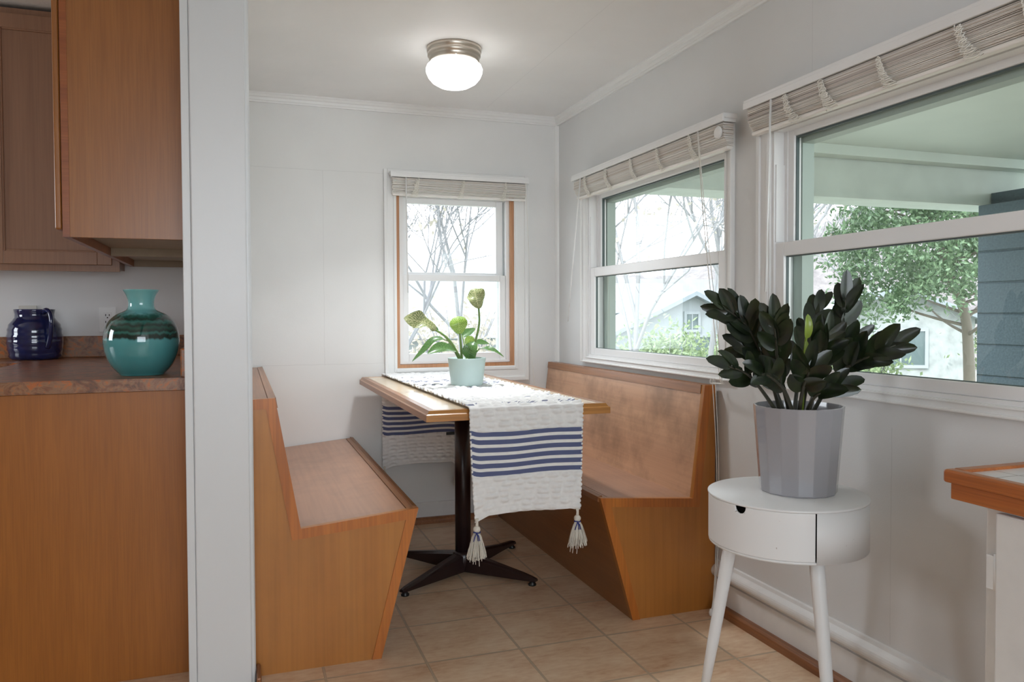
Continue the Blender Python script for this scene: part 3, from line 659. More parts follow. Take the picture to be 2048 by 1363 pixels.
# ------------------------------------------------------------------ dining table
TX0, TX1, TY0, TY1, TZ = .578, 1.252, 2.515, 4.035, .80
tb = thing('dining_table', 'narrow dining table with tiled top between the two booth benches', 'table', (.905, 3.25, 0))
m = MB(); m.box(TX0+.035, TX1-.035, TY0+.035, TY1-.035, TZ-.034, TZ-.0004); obj('tabletop', m, 'table_tile', tb)
def rim(a0, a1, b0, b1, side):
    ch = .012; pf = [(0, TZ-.036), (0, TZ-.014), (ch*.45, TZ-.011), (ch, TZ), (.035, TZ), (.035, TZ-.036)]
    m = MB(); n = len(pf); A = []; B = []
    for d, z in pf:
        if side == 'f': A.append((a0+d, b0+d, z)); B.append((a1-d, b0+d, z))
        if side == 'b': A.append((a1-d, b1-d, z)); B.append((a0+d, b1-d, z))
        if side == 'l': A.append((a0+d, b1-d, z)); B.append((a0+d, b0+d, z))
        if side == 'r': A.append((a1-d, b0+d, z)); B.append((a1-d, b1-d, z))
    A = [m.bm.verts.new(p) for p in A]; B = [m.bm.verts.new(p) for p in B]
    m.face(A[::-1]); m.face(B)
    for i in range(n): m.face([A[i], A[(i+1) % n], B[(i+1) % n], B[i]])
    return m
for sd in 'fblr': obj('edge_trim', rim(TX0, TX1, TY0, TY1, sd), 'table_trim' if sd in 'fb' else 'nosing', tb)
m = MB(); m.ring('y', .64, 1.19, TZ-.054, TZ-.036, (.02, .02, 0, 0), 2.75, 3.85); obj('apron_rail', m, 'table_trim', tb)
PC = (.905, 3.245)
m = MB(); m.lathe([(0, 0), (.034, 0), (.034, .69), (0, .69)], (PC[0], PC[1], .06), 24); m.box(PC[0]-.14, PC[0]+.14, PC[1]-.14, PC[1]+.14, TZ-.045, TZ-.036); obj('pedestal', m, 'metal_dark', tb)
m = MB(); m.lathe([(0, .012), (.03, .012), (.04, .02), (.046, .06), (.044, .085), (.036, .095), (0, .095)], (PC[0], PC[1], 0), 24); obj('hub', m, 'metal_dark', tb)
for dx, dy in ((-.312, -.207), (.237, -.272), (.329, .268), (-.225, .285)):
    L = math.hypot(dx, dy); a = math.atan2(dy, dx)
    m = MB(); T = Matrix.Translation((PC[0], PC[1], 0)) @ Matrix.Rotation(a, 4, 'Z')
    secs = [(.02, .030, .012, .090), (.10, .026, .014, .078), (.30, .017, .017, .045), (L-.02, .014, .018, .036), (L, .012, .018, .030)]
    rings = []
    for u, hw, za, zb in secs:
        pts = [(u, -hw, za), (u, -hw, zb-.008), (u, -hw*.5, zb), (u, hw*.5, zb), (u, hw, zb-.008), (u, hw, za)]
        rings.append([m.bm.verts.new(T @ V(p)) for p in pts])
    for p, q in zip(rings, rings[1:]):
        for j in range(6): m.face([p[j], p[(j+1) % 6], q[(j+1) % 6], q[j]])
    m.face(rings[0][::-1]); m.face(rings[-1])
    lg = obj('leg', m, 'metal_dark', tb)
    m = MB(); p = T @ V((L-.02, 0, 0)); m.lathe([(0, 0), (.016, 0), (.017, .006), (.011, .012), (.011, .019), (0, .019)], p, 14); obj('foot_glide', m, 'black', lg)

# ------------------------------------------------------------------ table runner
def runner():
    W = .411; nu = 104
    zb0, zf0 = .325, .440
    path = []   # (y, z, nx?) centre line from the back hem to the front hem
    yb, yf = TY1+.010, TY0-.010; zt = TZ+.006
    L1 = zt-zb0; L2 = yb-yf; L3 = zt-zf0
    total = L1+L2+L3
    nv = int(total/.003)
    m = MB(); uvl = m.bm.loops.layers.uv.new('UVMap')
    A_ = {k: m.bm.verts.layers.float.new(k) for k in ('sdf', 'sdb', 'stp', 'puff')}
    hsh = lambda a, b: (math.sin(a*127.1+b*311.7)*43758.5453) % 1.0
    rows = []
    for i in range(nv+1):
        s = total*i/nv; row = []
        for j in range(nu+1):
            u = j/nu; uu = u*W
            if s < L1: y, z, N, f = yb, zb0+s, V((0, 1, 0)), s/L1
            elif s < L1+L2: y, z, N, f = yb-(s-L1), zt, V((0, 0, 1)), 1
            else: y, z, N, f = yf, zt-(s-L1-L2), V((0, -1, 0)), 1-(s-L1-L2)/L3
            # soften folds
            g = 1.0
            if abs(s-L1) < .012: k = (s-L1)/.012; y -= 0; z -= .004*(1-abs(k)); N = V((0, 1-(k+1)/2, (k+1)/2)).normalized(); y = min(y, yb)
            if abs(s-L1-L2) < .012: k = (s-L1-L2)/.012; z -= .004*(1-abs(k)); N = V((0, -(k+1)/2, 1-(k+1)/2)).normalized()
            xl = .697+(.724-.697)*min(1, max(0, (s-L1)/L2)); x = xl+uu
            # distances used by the pattern
            df = s-(L1+L2); db = L1-s
            wob = .0022*math.sin(uu*22+1.3)+.004*(u-.5)+.010*max(0, 1-u/.09)**2
            qf, qb = df-.083+wob, db-.168+wob
            puff = not (-.002 <= qf < .150 or -.002 <= qb < .150)
            PT = .0185; rowi = math.floor(s/PT); fr = (s/PT) % 1
            h = 0
            if puff:
                h = .0016*math.exp(-((fr-.5)/.12)**2)
                cell = (uu+.03*hsh(rowi, 1))/.050; ci = math.floor(cell); cf = cell % 1
                if hsh(rowi, ci+5) > .30:
                    ext = .55+.45*hsh(ci+3, rowi+9); cc = abs(cf-.5)/(.5*ext)
                    if cc < 1: h += (.0055+.0045*hsh(ci, rowi))*math.cos(PI*.5*cc)**.7*math.sin(PI*fr)**1.1
            edge = min(u, 1-u)*W
            if edge < .007: h += .003*abs(math.sin(s/.014*PI)); x += (.003*abs(math.sin(s/.014*PI)))*(1 if u > .5 else -1)
            p = V((x, y, z))
            # free hanging drape
            if df > 0:
                t = df/L3
                p.x += (.5-u)*.030*t*t; p.y -= .006*math.sin(u*9+.4)*t+.008*t
                p.z += .004*math.sin(PI*min(1, u*1.15))*t*t-.020*t**4*(max(0, 1-u/.12))-.006*t**4*max(0, (u-.9)/.1)
                p.z += .0
            elif db > 0:
                t = db/L1
                p.y = min(p.y-.012*t*math.sin(u*7)**2-.004*t, YB-.018); p.z -= .022*t**4*max(0, 1-u/.12)+.03*t**4*max(0, (u-.9)/.1)-.008*math.sin(PI*u)*t*t
            p += N*h
            if db > 0 and p.y > YB-.016: p.y = YB-.016
            v = m.bm.verts.new(p); v[A_['sdf']] = qf; v[A_['sdb']] = qb; v[A_['stp']] = s-L1; v[A_['puff']] = h; row.append((v, uu, s))
        rows.append(row)
    for a, b in zip(rows, rows[1:]):
        for j in range(nu):
            q = (a[j], a[j+1], b[j+1], b[j]); f = m.face([x[0] for x in q], 0, True)
            if f:
                for lp, x in zip(f.loops, q): lp[uvl].uv = (x[1], x[2])
    o = obj('table_runner', m, 'runner', recalc=False)
    md = o.modifiers.new('thick', 'SOLIDIFY'); md.thickness = .0025; md.offset = -1
    tag(o, 'white textured table runner with navy stripes and tassels, draped over the table', 'table runner')
    return o
run = runner()
m = MB(); m.box(1.035, 1.085, 4.031, 4.034, .476, .492); obj('care_tag', m, 'black', run)
def tassel(x, y, ztop, r=.036, ln=.115, seed=1):
    rr = random.Random(seed)
    m = MB(); m.tube([(x, y, ztop+.028), (x+.001, y, ztop+.014), (x, y, ztop)], [.006, .0045, .006], 8)
    m.sphere((x, y, ztop-.008), .0125, 12, 8, 0, (1, 1, .95))
    zt = ztop-.018
    for k in range(150):
        a = rr.uniform(0, 2*PI); q = math.sqrt(rr.uniform(.1, 1)); l = ln*rr.uniform(.82, 1.0)
        if rr.random() < .04: l = ln*1.15
        ca, sa = math.cos(a)*q, math.sin(a)*q
        pts = [(x+ca*.008, y+sa*.006, zt)]
        for t in (.2, .45, .7, .9, 1.0):
            f = .008+(r-.008)*(t**.75); pts.append((x+ca*f+rr.uniform(-.0015, .0015), y+sa*f*.6+rr.uniform(-.001, .001), zt-(l-.02)*t))
        m.tube(pts, .0012, 4, caps=False)
    o = obj('tassel', m, 'tassel', run)
    m = MB(); ring = [(x+.0112*math.cos(a), y+.0112*math.sin(a), zt+.001*math.sin(2*a)) for a in [i*2*PI/16 for i in range(17)]]
    m.tube(ring, .0018, 5)
    for d in (-.012, .004, .010): m.tube([(x-.004, y-.012, zt), (x-.004+d*.6, y-.017, zt-.010), (x-.004+d, y-.016, zt-.026)], .0016, 5)
    obj('tassel_tie', m, 'tie', o)
tassel(.742, 2.488, .408, seed=1); tassel(1.110, 2.488, .412, .037, .112, 2)
tassel(.702, 4.036, .300, .026, .10, 3); tassel(1.098, 4.036, .296, .026, .10, 4)

# ------------------------------------------------------------------ potted philodendron
pc = (.928, 3.25, .8095)
pl = thing('potted_plant', 'leafy green plant in a mint pot on the striped table runner', 'plant', pc)
m = MB(); m.lathe([(0, 0), (.060, 0), (.066, .004), (.069, .012), (.0825, .120), (.0825, .1225), (.0795, .1225), (.076, .10), (0, .10)], pc, 48); obj('pot', m, 'mint', pl)
m = MB(); m.lathe([(.077, 0), (.05, .004), (0, .006)], (pc[0], pc[1], pc[2]+.102), 24); obj('soil', m, 'soil', pl)
CAM = (-.28, -.96, .1)
PH = [
 ('s',[(0.942,3.275,0.916),(0.972,3.270,1.000),(0.989,3.265,1.077),(0.986,3.260,1.146)],.0052),
 ('pale',[(0.986,3.260,1.144),(0.974,3.248,1.181),(0.969,3.255,1.208),(0.967,3.275,1.234)],.078,(-.2,-.95,.25),.12,.25),
 ('s',[(0.911,3.265,0.915),(0.856,3.240,0.998),(0.814,3.215,1.034),(0.777,3.200,1.055)],.0052),
 ('pale',[(0.782,3.200,1.053),(0.736,3.180,1.083),(0.689,3.170,1.095),(0.636,3.170,1.104)],.066,(.05,-.75,.65),.25,.3),
 ('s',[(0.906,3.250,0.915),(0.898,3.235,0.979),(0.889,3.220,1.040)],.0052),
 ('lime',[(0.889,3.220,1.034),(0.881,3.205,1.067),(0.878,3.205,1.090),(0.878,3.220,1.112)],.076,CAM,.12,.0),
 ('s',[(0.906,3.270,0.915),(0.872,3.290,0.992),(0.839,3.310,1.012)],.0032),
 ('dark',[(0.841,3.310,1.012),(0.797,3.305,1.006),(0.751,3.300,0.964),(0.695,3.290,0.918)],.042,(-.4,-.5,.75),.5,.0),
 ('s',[(0.896,3.240,0.915),(0.879,3.220,0.954),(0.858,3.200,0.966)],.0032),
 ('dark',[(0.862,3.200,0.965),(0.816,3.170,0.978),(0.769,3.150,0.974),(0.728,3.140,0.958)],.060,(0,-.6,.8),.35,.1),
 ('s',[(0.931,3.250,0.915),(0.933,3.230,0.930),(0.932,3.220,0.938)],.0032),
 ('dark',[(0.926,3.220,0.930),(0.926,3.200,0.958),(0.935,3.195,0.984),(0.951,3.210,1.004)],.066,(-.45,-.88,.1),.3,.1),
 ('s',[(0.959,3.265,0.915),(0.967,3.245,0.951),(0.977,3.230,0.969)],.0032),
 ('dark',[(0.975,3.230,0.969),(0.999,3.200,0.970),(1.032,3.180,0.960),(1.071,3.170,0.936)],.048,(.2,-.5,.85),.35,.05),
 ('s',[(0.941,3.290,0.915),(0.942,3.340,0.990),(0.937,3.360,1.025)],.003),
 ('dark',[(0.941,3.370,1.018),(0.964,3.380,1.034),(0.988,3.390,1.046),(1.012,3.400,1.057)],.040,(-.3,-.8,.5),.3,0),
 ('s',[(0.972,3.290,0.915),(0.999,3.340,0.961),(1.011,3.370,0.988)],.003),
 ('dark',[(1.007,3.370,0.987),(1.033,3.390,0.990),(1.058,3.400,0.989),(1.082,3.410,0.984)],.042,(0,-.6,.8),.3,0),
 ('s',[(0.935,3.280,0.915),(0.938,3.300,0.976),(0.944,3.315,0.992)],.003),
 ('lime',[(0.946,3.320,0.984),(0.953,3.320,1.002),(0.965,3.320,1.008),(0.984,3.320,0.998)],.036,(-.2,-.9,.3),.2,0),
 ('s',[(0.915,3.300,0.915),(0.908,3.360,0.956),(0.903,3.380,0.970)],.003),
 ('dark',[(0.909,3.380,0.962),(0.898,3.400,0.978),(0.886,3.410,0.972),(0.874,3.420,0.960)],.036,(0,-.7,.7),.2,0),
 ('s',[(0.90,3.26,0.915),(0.850,3.255,1.002),(0.800,3.24,1.050)],.003),
 ('dark',[(0.800,3.24,1.050),(0.775,3.238,1.066),(0.760,3.235,1.078),(0.752,3.235,1.095)],.03,(.3,-.8,.4),.3,0),
]
for e in PH:
    m = MB()
    if e[0] == 's':
        m.tube([spline(e[1], i/12) for i in range(13)], [e[2]*(1.15-.35*i/12) for i in range(13)], 8); obj('stem', m, 'ph_stem', pl)
    else:
        shp = (lambda t: (math.sin(PI*t**1.15)**.65 if 0 < t < 1 else 0)) if e[0] != 'dark' else (lambda t: (math.sin(PI*t**.75)**.9 if 0 < t < 1 else 0))
        m.leaf(e[1], e[2], e[3], e[4], shp, 14, 0, .45 if e[0] == 'pale' else .06, e[5]); obj('leaf', m, {'pale': 'ph_pale', 'lime': 'ph_lime', 'dark': 'ph_dark'}[e[0]], pl, recalc=False)

# ------------------------------------------------------------------ ceiling light
LC = (.853, 3.155)
cl = thing('ceiling_light', 'round brushed nickel ceiling light with lit opal glass bowl', 'light', (LC[0], LC[1], ZC))
m = MB(); m.lathe([(0, ZC), (.112, ZC), (.113, ZC-.004), (.113, ZC-.018), (.110, ZC-.020), (.108, ZC-.022), (.110, ZC-.025), (.110, ZC-.036), (.105, ZC-.040), (.104, ZC-.043), (.104, ZC-.062), (.09, ZC-.062), (0, ZC-.062)], (LC[0], LC[1], 0), 64); obj('base', m, 'nickel', cl)
m = MB(); m.lathe([(.094, ZC-.058), (.100, ZC-.064), (.112, ZC-.074), (.1175, ZC-.088), (.1165, ZC-.102), (.108, ZC-.122), (.092, ZC-.141), (.065, ZC-.157), (.034, ZC-.166), (0, ZC-.168)], (LC[0], LC[1], 0), 64); obj('glass_bowl', m, 'lamp_glass', cl)
m = MB(); m.tube([(LC[0]-.02, LC[1]-.104, ZC-.056), (LC[0]-.021, LC[1]-.112, ZC-.056)], .004, 10); obj('set_screw', m, 'nickel', cl)

# ------------------------------------------------------------------ kitchen
CZ = .928
kc = thing('base_cabinet', 'orange cherry laminate base cabinet end beside the white post', 'cabinet', (-.5, 3.3, 0))
m = MB(); m.box(-.82, -.156, 2.622, 2.64, 0, CZ-.04, .001); obj('end_panel', m, 'laminate_orange', kc)
m = MB(); m.box(-.82, -.16, 2.64, 4.09, .09, CZ-.04); obj('body', m, 'laminate_orange', kc)
ct = MB()
L = [(-.845, 2.60), (-.154, 2.60), (-.154, YB-.002), (-2.9, YB-.002), (-2.9, 3.68), (-.845, 3.68)]
ct.prism(L, CZ-.038, CZ, 'xy')
es = [e for e in ct.bm.edges if abs(e.verts[0].co.z-e.verts[1].co.z) < 1e-6]
bmesh.ops.bevel(ct.bm, geom=es, offset=.004, segments=2, affect='EDGES')
cto = obj('countertop', ct, 'counter_top'); tag(cto, 'mottled brown laminate countertop carrying the teal vase and blue pitcher', 'countertop')
m = MB(); m.box(-2.9, -.176, YB-.022, YB-.002, CZ, CZ+.098, .003); m.box(-.175, -.155, 2.604, YB-.002, CZ, CZ+.09, .004); obj('backsplash', m, 'counter_top', cto)
m = MB(); m.box(-2.9, -.83, 3.72, 4.09, 0, CZ-.04); o = obj('base_cabinet', m, 'cab_brown'); tag(o, 'brown base cabinet under the counter along the kitchen back wall', 'cabinet')
def upper_cab(label, y0, y1):
    zb, zt = 1.352, 2.40; xa, xb = -.469, -.156
    r = thing('wall_cabinet', label, 'cabinet', ((xa+xb)/2, (y0+y1)/2, zb), 'upper cabinets on the partition')
    m = MB(); m.box(xa, xb, y0, y0+.018, zb, zt, .0008); obj('end_panel', m, 'laminate_upper', r)
    m = MB(); m.box(xa-.019, xa, y0, y1, zb, zb+.045); m.box(xa-.019, xa, y0, y0+.04, zb+.045, zt); m.box(xa-.019, xa, y1-.04, y1, zb+.045, zt); obj('face_frame', m, 'frame_red', r)
    m = MB(); m.box(xa+.001, xb, y1-.018, y1, zb, zt); m.box(xb-.012, xb-.001, y0+.019, y1-.019, zb+.002, zt); obj('body', m, 'cab_under', r)
    m = MB(); m.box(xa+.001, xb-.013, y0+.019, y1-.019, zb+.03, zb+.042); obj('bottom_panel', m, 'cab_under', r)
    m = MB(); m.box(xa-.04, xa-.022, y0+.004, y1-.006, zb+.022, zt-.02, .006, seg=3); obj('door', m, 'laminate_upper', r)
    return r
upper_cab('orange-brown wall cabinet nearest the viewer, its side panel facing the room', 2.60, 3.38)
upper_cab('second wall cabinet behind the orange one, only its pale underside visible', 3.384, 4.085)
r = thing('wall_cabinet', 'dark brown framed wall cabinet on the kitchen back wall, far left', 'cabinet', (-.95, 3.95, 1.311))
yf = 3.79
m = MB(); m.box(-1.46, -.512, yf+.002, YB-.004, 1.33, 2.395); obj('body', m, 'cab_brown', r)
m = MB(); m.ring('y', -1.46, -.492, 1.311, 2.40, (.04, .045, .05, .05), yf-.018, yf+.002); m.box(-1.01, -.97, yf-.018, yf+.002, 1.36, 2.35); obj('face_frame', m, 'cab_brown', r)
for xa, xb in ((-.978, -.520), (-1.45, -.998)):
    m = MB(); m.ring('y', xa, xb, 1.338, 2.372, (.055, .055, .055, .06), yf-.038, yf-.018, bev=.002); m.ring('y', xa+.05, xb-.05, 1.388, 2.318, (.012, .012, .012, .012), yf-.034, yf-.02, bev=.004)
    d = obj('door', m, 'cab_brown', r)
    m = MB(); m.box(xa+.054, xb-.054, yf-.026, yf-.019, 1.39, 2.32); obj('door_panel', m, 'cab_brown', d)
# vase
vc = (-.302, 2.79, CZ); M['vase'] = vase_mat(CZ)
VSC = 1.035
vp = [(0, 0), (.060, 0), (.069, .005), (.090, .028), (.105, .058), (.112, .088), (.1135, .112), (.109, .142), (.098, .167), (.076, .188), (.051, .200), (.042, .207), (.0385, .220), (.040, .236), (.046, .252), (.0535, .264), (.0525, .266), (.044, .254), (.036, .236), (.034, .22), (.036, .20), (0, .19)]
def smooth_prof(p, k=4):
    out = []
    for i in range((len(p)-1)*k+1):
        q = spline([(a, b, 0) for a, b in p], i/((len(p)-1)*k)); out.append((max(0, q.x), q.y*VSC))
    return out
m = MB(); m.lathe(smooth_prof(vp), vc, 64); o = obj('vase', m, 'vase'); tag(o, 'round teal ceramic vase with dark green band on the laminate counter', 'vase')
# pitcher
jc = (-.858, 3.955, CZ)
j = thing('pitcher', 'navy blue ribbed ceramic pitcher at the back of the counter', 'pitcher', jc)
jp = [(0, 0), (.088, 0), (.096, .006)]
for i in range(1, 15):
    z = .006+i*.0098; rr_ = .098+.010*math.sin(PI*min(1, i/16.))
    jp.append((rr_+(.0025 if i % 3 == 1 else 0), z))
jp += [(.100, .155), (.086, .172), (.077, .185), (.076, .20), (.079, .215), (.080, .221), (.076, .222), (.072, .20), (.075, .17), (0, .15)]
m = MB(); m.lathe(jp, jc, 56); obj('body', m, 'navy', j)
m = MB(); hx, hy = .62, -.785
hp = [(.074, .208), (.10, .218), (.128, .205), (.138, .17), (.132, .12), (.118, .08), (.102, .055)]
m.tube([V((jc[0]+hx*a, jc[1]+hy*a, jc[2]+b)) for a, b in [(q.x, q.y) for q in [spline([(a, b, 0) for a, b in hp], i/24) for i in range(25)]]], [.012-.003*math.sin(PI*i/24) for i in range(25)], 10); obj('handle', m, 'navy', j)
# outlets
def outlet(x, z0, z1, label, mat='white_plastic'):
    r = thing('wall_outlet', label, 'outlet', (x, YB, z0), 'kitchen wall outlets')
    m = MB(); m.box(x-.037, x+.037, YB-.007, YB, z0, z1, .002); obj('cover_plate', m, mat, r)
    m = MB(); m.box(x-.017, x+.017, YB-.010, YB-.006, z0+.026, z1-.026, .001); rc = obj('receptacle', m, mat, r)
    m = MB()
    for zz in (z0+.043, z1-.043):
        m.box(x-.009, x-.006, YB-.0108, YB-.0095, zz-.001, zz+.009); m.box(x+.006, x+.009, YB-.0108, YB-.0095, zz-.001, zz+.009)
        m.tube([(x, YB-.0108, zz-.008), (x, YB-.0095, zz-.008)], .003, 10)
    obj('slots', m, 'dark_gap', rc)
outlet(-.588, 1.044, 1.162, 'white wall outlet between the blue pitcher and the teal vase')
outlet(-.915, 1.048, 1.168, 'cream wall plate mostly hidden behind the blue pitcher', 'cream_plastic')

# ------------------------------------------------------------------ white round side table
SC = (1.395, 1.737); ZS = .635; RS = .206; view = math.atan2(-SC[1], -SC[0])
st = thing('side_table', 'round white drum side table with chipped paint under the large plant', 'side table', (SC[0], SC[1], 0))
m = MB(); m.lathe([(0, ZS-.006), (RS+.001, ZS-.006), (RS+.002, ZS-.004), (RS+.002, ZS-.001), (RS, ZS), (0, ZS)], (SC[0], SC[1], 0), 96); obj('tabletop', m, 'white_enamel', st)
aR, aL = view+math.radians(19), view-math.radians(85)
m = MB(); zb = ZS-.134
m.lathe([(RS-.006, zb), (RS, zb), (RS, ZS-.006), (RS-.006, ZS-.006)], (SC[0], SC[1], 0), 80, 0, aR+.017, aL-.017+2*PI); m.lathe([(0, zb), (RS-.001, zb), (RS-.001, zb+.006), (0, zb+.006)], (SC[0], SC[1], 0), 80)
m.lathe([(0, zb+.01), (RS-.03, zb+.01), (RS-.03, ZS-.007), (0, ZS-.007)], (SC[0], SC[1], 0), 60, 1)
obj('drum_body', m, ['white_enamel', 'dark_gap'], st)
m = MB(); na = 240; nz = 56; an = view-math.radians(33); hr = .0165
rows = []
for k in range(nz+1):
    z = zb+.007+(ZS-.0068-zb-.007)*k/nz
    rows.append([(V((SC[0]+RS*math.cos(aL+(aR-aL)*i/na), SC[1]+RS*math.sin(aL+(aR-aL)*i/na), z)), ) for i in range(na+1)])
grid = [[m.bm.verts.new(p[0]) for p in row] for row in rows]
for k in range(nz):
    for i in range(na):
        a = aL+(aR-aL)*(i+.5)/na; z = zb+.007+(ZS-.0068-zb-.007)*(k+.5)/nz
        if ((a-an)*RS)**2+(z-(ZS-.009))**2 < hr*hr: continue
        m.face([grid[k][i], grid[k][i+1], grid[k+1][i+1], grid[k+1][i]], 0, True)
for k in range(nz+1):
    for i in range(na+1):
        a = aL+(aR-aL)*i/na; z = grid[k][i].co.z; du, dz = (a-an)*RS, z-(ZS-.009); q = math.hypot(du, dz)
        if hr*.80 < q < hr*1.12:
            du *= hr/q; dz *= hr/q; a = an+du/RS; grid[k][i].co = V((SC[0]+RS*math.cos(a), SC[1]+RS*math.sin(a), min(ZS-.0068, ZS-.009+dz)))
for v in [v for v in m.bm.verts if not v.link_faces]: m.bm.verts.remove(v)
dr = obj('drawer_front', m, 'white_enamel', st); md = dr.modifiers.new('thick', 'SOLIDIFY'); md.thickness = .005; md.offset = -1
for ang, ln in ((view-math.radians(90), .15), (view+math.radians(30), .15), (view+math.radians(150), .15)):
    c, s_ = math.cos(ang), math.sin(ang)
    top = V((SC[0]+c*.143, SC[1]+s_*.143, zb)); bot = V((SC[0]+c*.226, SC[1]+s_*.226, 0))
    m = MB(); m.tube([top, top.lerp(bot, .12), top.lerp(bot, .6), bot], [.0185, .0185, .0155, .011], 16); obj('leg', m, 'white_enamel', st)

# ------------------------------------------------------------------ raven plant in grey planter
GP = (1.438, 1.745, ZS)
zz = thing('potted_plant', 'dark-leaved plant in a faceted grey planter on the white side table', 'plant', GP)
m = MB(); m.lathe([(0, 0), (.098, 0), (.101, .004), (.1185, .232), (.1185, .2345), (.1135, .2345), (.110, .20), (0, .195)], GP, 16, rot=.1, sm=False)
es = [e for e in m.bm.edges if abs(e.verts[0].co.z-e.verts[1].co.z) > .1]; bmesh.ops.bevel(m.bm, geom=es, offset=.002, segments=1, affect='EDGES')
obj('planter', m, 'grey_ceramic', zz)
m = MB(); m.lathe([(.110, 0), (.07, .008), (0, .01)], (GP[0], GP[1], GP[2]+.198), 24); obj('soil', m, 'soil', zz)
FR = [
 ('F1',[(1.385,1.745,0.835),(1.340,1.735,0.945),(1.291,1.730,1.038),(1.255,1.740,1.097),(1.187,1.750,1.143)], 26, .070, .28),
 ('F2',[(1.395,1.72,0.835),(1.318,1.675,0.982),(1.281,1.640,1.054),(1.267,1.630,1.103)], 16, .066, .34),
 ('F3',[(1.375,1.735,0.835),(1.280,1.690,0.917),(1.172,1.610,0.972),(1.105,1.600,0.994)], 9, .068, .52),
 ('F4',[(1.435,1.76,0.835),(1.464,1.770,0.971),(1.523,1.800,1.076),(1.585,1.820,1.142)], 16, .068, .4),
 ('F5',[(1.474,1.760,0.835),(1.550,1.770,0.969),(1.610,1.785,1.050),(1.634,1.79,1.124),(1.640,1.79,1.170)], 15, .072, .36),
 ('F6',[(1.463,1.730,0.835),(1.479,1.660,0.946),(1.491,1.600,0.990),(1.509,1.550,1.015),(1.552,1.510,1.046)], 13, .072, .45),
 ('F7',[(1.425,1.720,0.835),(1.395,1.650,0.964),(1.401,1.610,1.018),(1.405,1.600,1.054)], 13, .066, .4),
 ('F9',[(1.42,1.70,0.835),(1.389,1.630,0.900),(1.409,1.600,0.922),(1.444,1.590,0.930)], 7, .066, .5),
 ('F10',[(1.395,1.705,0.835),(1.300,1.630,0.925),(1.235,1.600,0.962),(1.197,1.590,0.975)], 10, .064, .45),
 ('F11',[(1.405,1.705,0.835),(1.340,1.610,0.925),(1.322,1.570,0.966),(1.325,1.565,0.988)], 9, .068, .45),
 ('F12',[(1.42,1.775,0.835),(1.384,1.800,0.952),(1.366,1.830,0.999),(1.335,1.850,1.021)], 10, .066, .45),
 #('F13',[(1.445,1.785,0.835),(1.465,1.800,0.970),(1.469,1.820,1.037),(1.500,1.830,1.095)], 12, .066, .4),
 ('F14',[(1.491,1.770,0.835),(1.535,1.765,0.967),(1.575,1.735,1.008),(1.612,1.715,1.045)], 12, .064, .4),
 #('F15',[(1.44,1.71,0.835),(1.43,1.64,0.93),(1.45,1.61,0.98),(1.47,1.60,1.00)], 10, .064, .4),
 #('F16',[(1.40,1.74,0.835),(1.35,1.68,0.96),(1.33,1.65,1.03),(1.335,1.64,1.075)], 11, .064, .4),
]
obl = lambda t: (math.sin(PI*t**.9)**.62 if 0 < t < 1 else 0)
for nm, pts, nl, ll, t0 in FR:
    nl = max(7, int(nl*.88)); t0 = max(.2, t0-.13); pts = [spline(pts, .94*i/8) for i in range(9)]
    rr = random.Random(nm); m = MB()
    m.tube([spline(pts, i/14) for i in range(15)], [.0062-.0042*i/14 for i in range(15)], 7, mi=1)
    for k in range(nl):
        t = t0+(1-t0)*(k+.3)/nl; last = k >= nl-1
        p = spline(pts, t); T = (spline(pts, min(1, t+.03))-spline(pts, t-.03)).normalized()
        ref = V((-.63, -.77, .15)).normalized()
        B = T.cross(ref).normalized()
        ang = rr.uniform(-.7, .7)
        side = (B*math.cos(ang)+T.cross(B)*math.sin(ang))*(1 if k % 2 else -1)
        sp = math.radians(rr.uniform(24, 48)) if not last else 0.05
        d = (T*math.cos(sp)+side*math.sin(sp)+V((0, 0, .12))).normalized()
        l = ll*1.06*rr.uniform(.85, 1.15)*(1.0 if t < .85 else .92)
        end = p+d*l+T*.012; mid = p+d*l*.5+V((0, 0, .004))
        if end.x > XR-.03: end.x = XR-.03
        n = (side.cross(T)*(1 if k % 2 else -1)); n = (n+ref*.3+V((rr.uniform(-.5, .5), rr.uniform(-.5, .5), rr.uniform(-.1, .6)))).normalized()
        m.leaf([p, mid, end], l*rr.uniform(.46, .56), n, rr.uniform(.12, .4), obl, 8)
    obj('frond', m, ['zz', 'zz_stem'], zz, recalc=False)
m = MB(); sp_ = [(1.415,1.705,0.835),(1.375,1.650,0.964),(1.357,1.622,1.041),(1.354,1.610,1.075)]
m.tube([spline(sp_, i/10) for i in range(11)], [.0055-.003*i/10 for i in range(11)], 7)
m.leaf([(1.356,1.615,1.055), (1.353,1.606,1.085), (1.354,1.61,1.118)], .021, CAM, .3, obl, 8); m.leaf([(1.362,1.63,1.01), (1.352,1.612,1.025), (1.350,1.61,1.052)], .015, CAM, .3, obl, 8); m.leaf([(1.366,1.632,.99), (1.372,1.620,1.01), (1.370,1.615,1.04)], .014, CAM, .3, obl, 8)
obj('new_shoot', m, 'zz_new', zz, recalc=False)['label'] = 'bright yellow-green new shoot'

